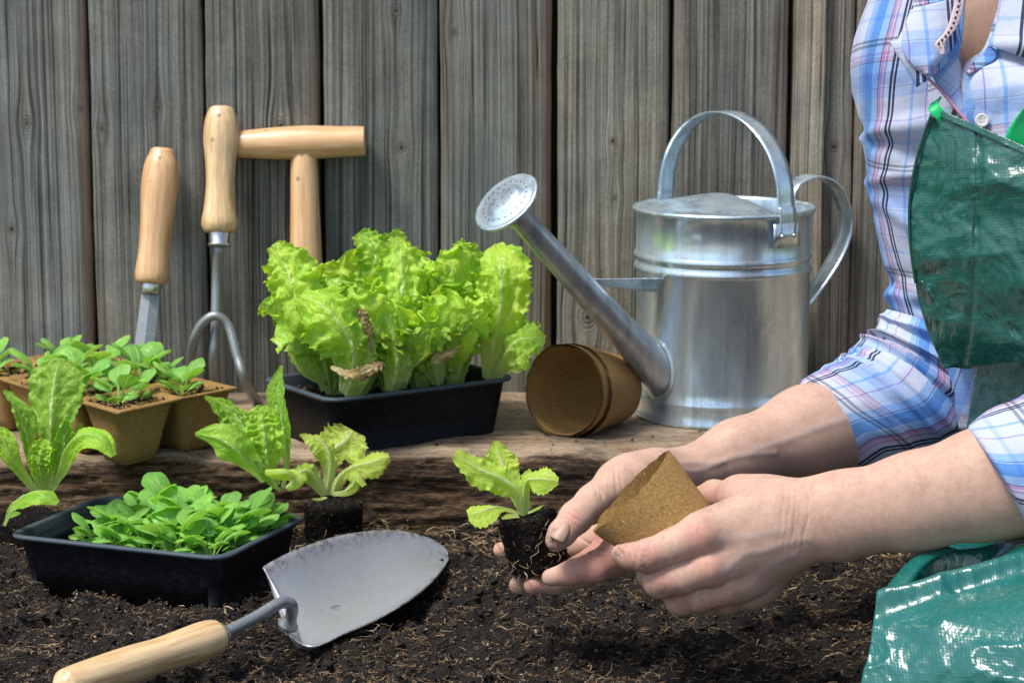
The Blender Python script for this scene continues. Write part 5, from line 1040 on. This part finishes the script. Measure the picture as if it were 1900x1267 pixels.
pleaf(t, M_held, [(975, 940, q_ + .008), (970, 905, q_ + .008), (975, 885, q_ + .008), (985, 872, q_ + .006)], [6, 9, 12, 12, 5], (-.3, .5, .8), cup=-.4, ruf=.15, rf=3, seed=34, nu=36, nv=17)
pleaf(t, M_held, [(965, 952, q_ - .006), (945, 945, q_ - .012), (920, 942, q_ - .018), (890, 952, q_ - .024), (868, 955, q_ - .026)], [4, 7, 9, 24, 28, 12], [(0, .8, .5), (0, .8, .6), (-.1, .5, .8)], cup=-.3, blis=.08, seed=35, **K_)
pleaf(t, M_held, [(962, 957, q_ - .012), (945, 958, q_ - .018), (930, 962, q_ - .020)], [5, 6, 5, 1], (0, .6, .8), nu=20, nv=9, cup=.2)
pleaf(t, M_held, [(980, 950, q_ - .01), (995, 943, q_ - .012), (1010, 936, q_ - .012)], [4, 5, 4, 1], (0, .8, .5), nu=20, nv=9, cup=-.3)
# ================================================================= clothes
def loft(name, rings, m, parent, nu=120, nv=90, wr=.0018, folds=(), seed=0, uo=(0, 0), thick=.0007, th0=0, th1=2 * np.pi, puck=None, ns=(26, 16)):
    """sleeve: each ring = (p1 px, p1 py, p2 px, p2 py, Y, depth radius in m): an ellipse whose long axis joins the two photograph points"""
    A = crom([P(r[0], r[1], r[4]) for r in rings], nu); Bq = crom([P(r[2], r[3], r[4]) for r in rings], nu); Dr = crom([r[5] for r in rings], nu)[:, 0]
    C = (A + Bq) / 2; X = (Bq - A) / 2; th = np.linspace(th0, th1, nv); T = np.gradient(C, axis=0); T /= np.linalg.norm(T, axis=1)[:, None]
    ln = np.concatenate([[0], np.cumsum(np.linalg.norm(np.diff(C, axis=0), axis=1))])
    V = np.zeros((nu, nv, 3)); UV = np.zeros((nu, nv, 2))
    for i in range(nu):
        Yd = np.cross(T[i], unit(X[i])); Yd = Yd if Yd[1] < 0 else -Yd; r = np.linalg.norm(X[i])
        c, s = np.cos(th), np.sin(th); base = C[i] + np.outer(c, X[i]) + np.outer(s, Yd * Dr[i]); rad = np.outer(c, unit(X[i])) + np.outer(s, Yd)
        u = ln[i] * 100; v = th * (r + Dr[i]) * 50
        d = wr * fbm(th * 1.6 + seed + .05 * u, 0 * th + u * .22, o=3, s=seed) + wr * .6 * (1 - np.abs(vnoise(u * .55 + th * 1.4, th * 1.1 + seed, s=seed + 3))) ** 2
        for (fu, fa, fw, sk) in folds: d = d + fa * np.exp(-((u / ln[-1] / 100 - fu - sk * (th - np.pi / 2) + .015 * vnoise(th * 2.2, 0 * th + fu * 9)) / fw) ** 2)
        V[i] = base + rad * d[:, None]; UV[i, :, 0] = v + uo[0]; UV[i, :, 1] = u + uo[1] + .8 * vnoise(th, 0 * th + u * .1)
    o = mk(name, V.reshape(-1, 3), gridf(nu, nv), m, parent, uv=UV.reshape(-1, 2))
    sm = o.modifiers.new('t', 'SOLIDIFY'); sm.thickness = thick; return o, V
def patch(name, L_, R_, m, parent, nu=80, nv=50, wr=.001, sc_=25, bulge=0.0, uvm=None, seed=0, uo=(0, 0), rot=0.0, thick=.0008, kind=None, fn=None):
    """cloth between two photograph curves (px, py, Y)"""
    A = crom([P(*q) for q in L_], nu); Bq = crom([P(*q) for q in R_], nu); v = np.linspace(0, 1, nv)[None, :, None]
    V = A[:, None] * (1 - v) + Bq[:, None] * v; V = V + TOC * (bulge * 4 * v * (1 - v))
    px_ = V @ RT * 100; pz = V @ UP * 100
    V = V + TOC * (wr * fbm(px_ * sc_ / 100 + seed, pz * sc_ / 100, o=4, s=seed))[..., None]
    if fn is not None: V = fn(V, A, Bq)
    c, s = math.cos(rot), math.sin(rot); UV = np.stack([px_ * c - pz * s + uo[0], px_ * s + pz * c + uo[1]], -1)
    o = mk(name, V.reshape(-1, 3), gridf(nu, nv), m, parent, uv=UV.reshape(-1, 2)); sm = o.modifiers.new('t', 'SOLIDIFY'); sm.thickness = thick; return o, V
# shirt as one garment under the person: front body first
shirt, _ = patch('shirt', [(1700, -60, 1.665), (1700, 60, 1.665), (1705, 200, 1.665), (1710, 400, 1.66), (1720, 600, 1.66), (1740, 800, 1.66)], [(1765, -60, 1.585), (1772, 40, 1.575), (1786, 135, 1.563), (1800, 250, 1.555), (1810, 500, 1.56), (1820, 800, 1.60)], M_plaid, person, 110, 60, .003, 30, .012, seed=2, uo=(1.2, 0), rot=.10)
patch('shirt_front', [(1869, -60, 1.585), (1850, 20, 1.575), (1826, 90, 1.565), (1788, 132, 1.556), (1790, 250, 1.548), (1800, 500, 1.556), (1810, 800, 1.60)], [(2300, -60, 1.54), (2300, 60, 1.50), (2300, 200, 1.49), (2300, 300, 1.48), (2300, 500, 1.48), (2300, 700, 1.49), (2300, 800, 1.50)], M_plaid, shirt, 110, 90, .003, 28, .014, seed=4, uo=(3.1, 1), rot=-.05)
patch('placket', [(1790, 134, 1.553), (1793, 200, 1.548), (1800, 300, 1.546), (1806, 400, 1.55)], [(1826, 122, 1.553), (1836, 200, 1.546), (1840, 300, 1.544), (1846, 400, 1.55)], M_plaid, shirt, 60, 14, .0006, 40, .001, uo=(3.9, 0), seed=6)
# turned front edge with pink piping on the far side
patch('front_facing', [(1720, 128, 1.562), (1745, 165, 1.556), (1775, 205, 1.55), (1805, 238, 1.546)], [(1765, 70, 1.565), (1783, 130, 1.560), (1792, 180, 1.556), (1806, 236, 1.548)], M_plaid, shirt, 50, 24, .0012, 40, .003, uo=(2.1, 3), rot=.7, seed=8)
V, F = tube(crom([P(1722, 146, 1.56), P(1745, 168, 1.554), P(1778, 207, 1.548), P(1802, 236, 1.5445)], 30), .0011, 8); mk('piping', V, F, plain('pink piping', (.55, .25, .38), .8), shirt)
# collar leaves
patch('collar', [(1712, -50, 1.575), (1690, 20, 1.565), (1664, 78, 1.556), (1652, 82, 1.553), (1682, 128, 1.549), (1702, 162, 1.548)], [(1795, -50, 1.572), (1790, 10, 1.566), (1786, 60, 1.56), (1780, 90, 1.555), (1745, 128, 1.550), (1716, 150, 1.547)], M_plaid, shirt, 60, 30, .0012, 40, .005, uo=(5.6, 1.5), rot=-.12, seed=10)
patch('collar', [(1690, 20, 1.561), (1676, 62, 1.552), (1675, 95, 1.547), (1694, 122, 1.544), (1717, 140, 1.543)], [(1765, 0, 1.558), (1775, 40, 1.554), (1770, 85, 1.549), (1745, 110, 1.545), (1720, 138, 1.543)], M_plaid, shirt, 60, 30, .0008, 40, .004, uo=(.2, 4.7), rot=-.05, seed=11)
patch('collar', [(1861, -50, 1.57), (1857, 10, 1.562), (1846, 60, 1.556), (1838, 82, 1.552), (1880, 98, 1.54), (1930, 118, 1.53)], [(2020, -50, 1.53), (2010, 10, 1.52), (2000, 60, 1.515), (2000, 80, 1.51), (2000, 100, 1.51), (1990, 115, 1.51)], M_plaid, shirt, 60, 40, .001, 36, .006, uo=(1.9, 1), rot=.15, seed=12)
patch('collar_stand', [(1836, 84, 1.556), (1826, 100, 1.555), (1808, 116, 1.554), (1792, 134, 1.552)], [(1850, 96, 1.552), (1845, 112, 1.55), (1824, 126, 1.55), (1796, 138, 1.550)], M_plaid, shirt, 30, 10, .0004, 40, .001, uo=(3.2, 2), seed=13)
# dotted tape
tp = crom([P(1778, -20, 1.552), P(1772, 20, 1.549), (P(1760, 55, 1.546)), P(1741, 76, 1.544), P(1747, 98, 1.543)], 40)
V, F = ribbon(crom([P(1783, -20, 1.552), P(1777, 20, 1.549), P(1764, 56, 1.546), P(1745, 80, 1.544), P(1749, 102, 1.543)], 40), unit(RT + UP * .3), np.interp(np.linspace(0, 1, 40), [0, .75, 1], [.0072, .008, .003]), .0010)
tape = mk('embroidered_tape', V, F, M_tape, shirt); parts = []
for i in range(12): q = crom([P(1783, -20, 1.5505), P(1777, 20, 1.5475), P(1764, 56, 1.5445), P(1742, 82, 1.5425)], 12)[i]; parts.append(sphere(q, .00085, 10, 7, (1, .5, 1.3)))
mk('stitch_dots', *cat_mesh(parts), M_navy, tape)
# button with four holes
bc_ = P(1822, 224, 1.5375); v, f = lathe(bc_, bc_ + TOC * .9 + RT * -.1, [(0, .0040), (.0006, .0045), (.0013, .0044), (.0016, .0036), (.0012, .0030), (.0012, .0004)], 32); bt = mk('button', v, f, M_button, shirt)
mk('button_holes', *cat_mesh([sphere(bc_ + TOC * .0012 + RT * a * .0010 + UP * b_ * .0010, .00038, 8, 6) for a in (-1, 1) for b_ in (-1, 1)]), hole, bt)
# right sleeve: shoulder to elbow
rings = [(1628, -60, 1850, -60, 1.70, .055), (1612, 0, 1800, 0, 1.695, .055), (1583, 80, 1790, 70, 1.69, .053), (1581, 150, 1780, 140, 1.685, .05), (1598, 230, 1775, 225, 1.68, .046), (1611, 310, 1770, 310, 1.68, .042), (1622, 350, 1772, 350, 1.68, .040), (1627, 420, 1780, 430, 1.68, .040), (1643, 500, 1795, 520, 1.68, .042), (1650, 580, 1815, 620, 1.68, .044), (1640, 625, 1830, 710, 1.675, .046)]
loft('sleeve', rings, M_plaid, shirt, 170, 110, .0007, [(.40, .004, .018, .02), (.455, -.004, .022, -.02), (.50, .003, .02, .03), (.66, .003, .025, -.05), (.74, -.002, .02, .05), (.80, .003, .02, .04), (.86, -.003, .022, -.03), (.92, .004, .02, .05), (.97, -.003, .015, -.04)], seed=3, uo=(0, 0))
# lower sleeve, bunched, then the rolled cuff round the forearm
rings = [(1650, 575, 1840, 640, 1.672, .046), (1628, 615, 1820, 740, 1.668, .046), (1600, 640, 1800, 800, 1.663, .045), (1575, 660, 1770, 835, 1.658, .044), (1555, 672, 1735, 850, 1.655, .042)]
loft('sleeve', rings, M_plaid, shirt, 110, 110, .0022, [(.10, .004, .05, .03), (.22, -.003, .035, -.03), (.34, .004, .035, .05), (.46, -.004, .035, .0), (.60, .004, .04, -.05), (.75, -.002, .04, .04), (.9, .002, .05, -.02)], seed=9, uo=(2, 3))
rings = [(1491, 713, 1653, 858, 1.648, .0385), (1498, 706, 1662, 862, 1.648, .0405), (1535, 686, 1705, 856, 1.651, .042), (1575, 664, 1742, 846, 1.655, .043), (1596, 650, 1768, 826, 1.658, .043), (1602, 652, 1768, 815, 1.66, .038)]
cuff, Vc = loft('cuff', rings, M_plaid, shirt, 90, 120, .0012, [(.35, .0012, .05, .05), (.7, .0015, .04, -.04), (.9, .002, .03, 0)], seed=12, uo=(4.3, 5.2), thick=.0016)
for a0_, th_ in ((.60, .0008), (.665, .0008)):
    pts = []
    for q in np.linspace(.02, .98, 30): i = int(q * 60); j = int((a0_ - .12 * q) * 119); pts.append(Vc[i + 2, j] + unit(Vc[i + 2, j] - Vc[i + 2].mean(0)) * .0012)
    V, F = tube(pts, .0008, 8); mk('white_seam', V, F, M_white, cuff)
# left sleeve cuff (nearer arm)
rings = [(1812, 800, 1912, 985, 1.462, .046), (1806, 795, 1925, 1000, 1.462, .0475), (1850, 765, 1990, 1010, 1.462, .049), (1930, 725, 2060, 990, 1.465, .050), (2060, 600, 2220, 900, 1.48, .052), (2160, 300, 2360, 500, 1.50, .055), (2240, 20, 2440, 120, 1.52, .055)]
loft('sleeve', rings, M_plaid, shirt, 120, 110, .0014, [(.10, .0015, .02, .03), (.28, .002, .03, -.03)], seed=14, uo=(1.5, 2.8), thick=.0014)
# ---- apron
M_tarp3 = tarp_mat('dark green pleat', (.002, .05, .042), (.02, .12, .10), .4, .3)
def crumple(V, A, Bq):
    x = V @ RT * 100; z = V @ UP * 100; r = 1 - np.abs(vnoise(x * .22 + 3, z * .20, s=4)); r2 = 1 - np.abs(vnoise(x * .5, z * .4 + 9, s=5))
    xs_ = x * 1.0; g0 = P(1805, 400, 1.53) @ RT * 100; gr = -.0025 * np.exp(-((xs_ - g0) / .22) ** 6)
    return V + TOC * (.0035 * r ** 4 + .0014 * r2 ** 4 + gr)[..., None]
apron, _ = patch('apron', [(1737, 204, 1.548), (1722, 236, 1.55), (1701, 300, 1.553), (1689, 375, 1.555), (1690, 450, 1.555), (1700, 525, 1.555), (1715, 590, 1.555), (1733, 640, 1.555), (1752, 682, 1.56)],
      [(2150, 410, 1.47), (2150, 420, 1.465), (2150, 440, 1.46), (2150, 460, 1.46), (2150, 500, 1.46), (2150, 550, 1.46), (2150, 590, 1.465), (2150, 620, 1.47), (2150, 640, 1.48)], M_tarp, person, 130, 130, .0022, 45, .022, seed=3, fn=crumple)
patch('folded_hem', [(1738, 202, 1.545), (1737, 215, 1.544)], [(2150, 408, 1.468), (2150, 424, 1.466)], M_tarp, apron, 8, 90, .0006, 60, .022, seed=5)
patch('pleat_strip', [(1797, 236, 1.5335), (1795, 330, 1.534), (1797, 430, 1.534), (1800, 540, 1.534), (1803, 640, 1.535)], [(1823, 248, 1.529), (1821, 330, 1.529), (1822, 430, 1.529), (1824, 540, 1.529), (1826, 640, 1.530)], M_tarp3, apron, 90, 14, .0022, 45, .0012, seed=3)  # added darker strip standing for a folded pleat of doubled cloth
V, F = tube(crom([P(*q) for q in [(1737, 196, 1.545), (1721, 232, 1.547), (1700, 300, 1.550), (1688, 375, 1.552), (1689, 450, 1.552), (1699, 525, 1.552)]], 60), .0010, 6); mk('edge_binding', V, F, plain('dark green binding', (.004, .07, .05), .5), apron)
patch('apron_fold', [(1702, 520, 1.556), (1712, 560, 1.556), (1735, 640, 1.556), (1752, 684, 1.556)], [(1712, 522, 1.548), (1745, 560, 1.545), (1790, 620, 1.545), (1815, 655, 1.55)], M_tarp, apron, 50, 30, .001, 60, .006, seed=8, fn=crumple)
patch('apron_waist', [(1752, 678, 1.575), (1800, 684, 1.575), (1818, 660, 1.575)], [(1760, 640, 1.60), (1830, 640, 1.60), (1850, 640, 1.60)], M_tarp, apron, 20, 16, .001, 40, .002, seed=9)
patch('apron_skirt', [(1818, 648, 1.58), (1808, 720, 1.575), (1796, 790, 1.565), (1790, 860, 1.55), (1790, 960, 1.54)], [(2200, 560, 1.50), (2200, 650, 1.48), (2200, 760, 1.46), (2200, 860, 1.45), (2200, 960, 1.46)], M_tarp, apron, 90, 90, .005, 28, .02, seed=11, fn=crumple)
# lap over the thigh: height rows given from the far side to the near one
lapL = [(1735, 1022, 1.475), (1690, 1040, 1.46), (1650, 1082, 1.44), (1628, 1118, 1.42), (1622, 1150, 1.40), (1615, 1205, 1.385), (1600, 1262, 1.375), (1590, 1330, 1.37)]
lapR = [(2200, 960, 1.50), (2200, 975, 1.47), (2200, 990, 1.43), (2200, 1010, 1.39), (2200, 1050, 1.35), (2200, 1120, 1.32), (2200, 1240, 1.30), (2200, 1400, 1.30)]
def lapfn(V, A, Bq):
    nu, nv = V.shape[:2]; u = np.linspace(0, 1, nu)[:, None]; v = np.linspace(0, 1, nv)[None]
    hollow = -.045 * np.exp(-((u - .17 - .10 * v) / .10) ** 2) * np.exp(-((v - .16) / .12) ** 2)
    ridge = .012 * np.exp(-((u - .50 + .35 * v) / .05) ** 2) + .004 * np.exp(-((u - .30 + .25 * v) / .05) ** 2) * (v > .1)
    x = V @ RT * 100; z = V @ UP * 100; r = 1 - np.abs(vnoise(x * .25 + 3, z * .45, s=14))
    return V + np.array([0, -.4, 1.0]) * (hollow + ridge + .0022 * r ** 4)[..., None]
patch('apron_lap', lapL, lapR, M_tarp2, apron, 180, 200, .0018, 40, .012, seed=15, fn=lapfn)
patch('apron_flap', [(1628, 1132, 1.415), (1640, 1098, 1.425), (1668, 1058, 1.44), (1700, 1030, 1.452), (1745, 1008, 1.47)], [(1672, 1140, 1.405), (1688, 1100, 1.42), (1705, 1070, 1.435), (1730, 1045, 1.45), (1775, 1018, 1.468)], M_tarp2, apron, 50, 24, .0008, 40, .007, seed=21)
patch('apron_pocket', [(1650, 1140, 1.43), (1672, 1090, 1.455), (1712, 1042, 1.49), (1760, 1000, 1.53)], [(2200, 1120, 1.40), (2200, 1060, 1.44), (2200, 1000, 1.50), (2200, 930, 1.56)], M_tarp2, apron, 40, 60, .004, 30, .0, seed=23)
# thigh under it (dark trousers) so the lap has a body inside
V, F = lathe((.30, 1.49, .03), (.56, 1.60, .04), [(0, .001), (.005, .035), (.03, .052), (.28, .07), (.30, .001)], 24, cap=False); mk('trouser_leg', V, F, plain('dark trousers', (.02, .022, .03), .9), person)
# bright green ties
v1_, f1_ = ribbon(crom([P(1738, 186, 1.552), P(1732, 200, 1.543), P(1744, 214, 1.541), P(1755, 226, 1.5425)], 14), unit(RT * 1 + UP * .75), [.0075] * 14, .0018); mk('strap_tab', v1_, f1_, M_lime, apron)
v1_, f1_ = ribbon(crom([P(1960, 150, 1.50), P(1915, 200, 1.505), P(1888, 245, 1.507), P(1900, 290, 1.508), P(1930, 310, 1.508)], 30), unit(RT * .9 + UP * .35), [.016] * 30, .0016); mk('shoulder_strap', v1_, f1_, M_lime, apron)
v, f = lathe(P(1733, 214, 1.5435), P(1733, 214, 1.5435) + TOC, [(0, .0018), (.0008, .0018), (.0009, .001)], 16); mk('eyelet', v, f, M_chrome, apron)
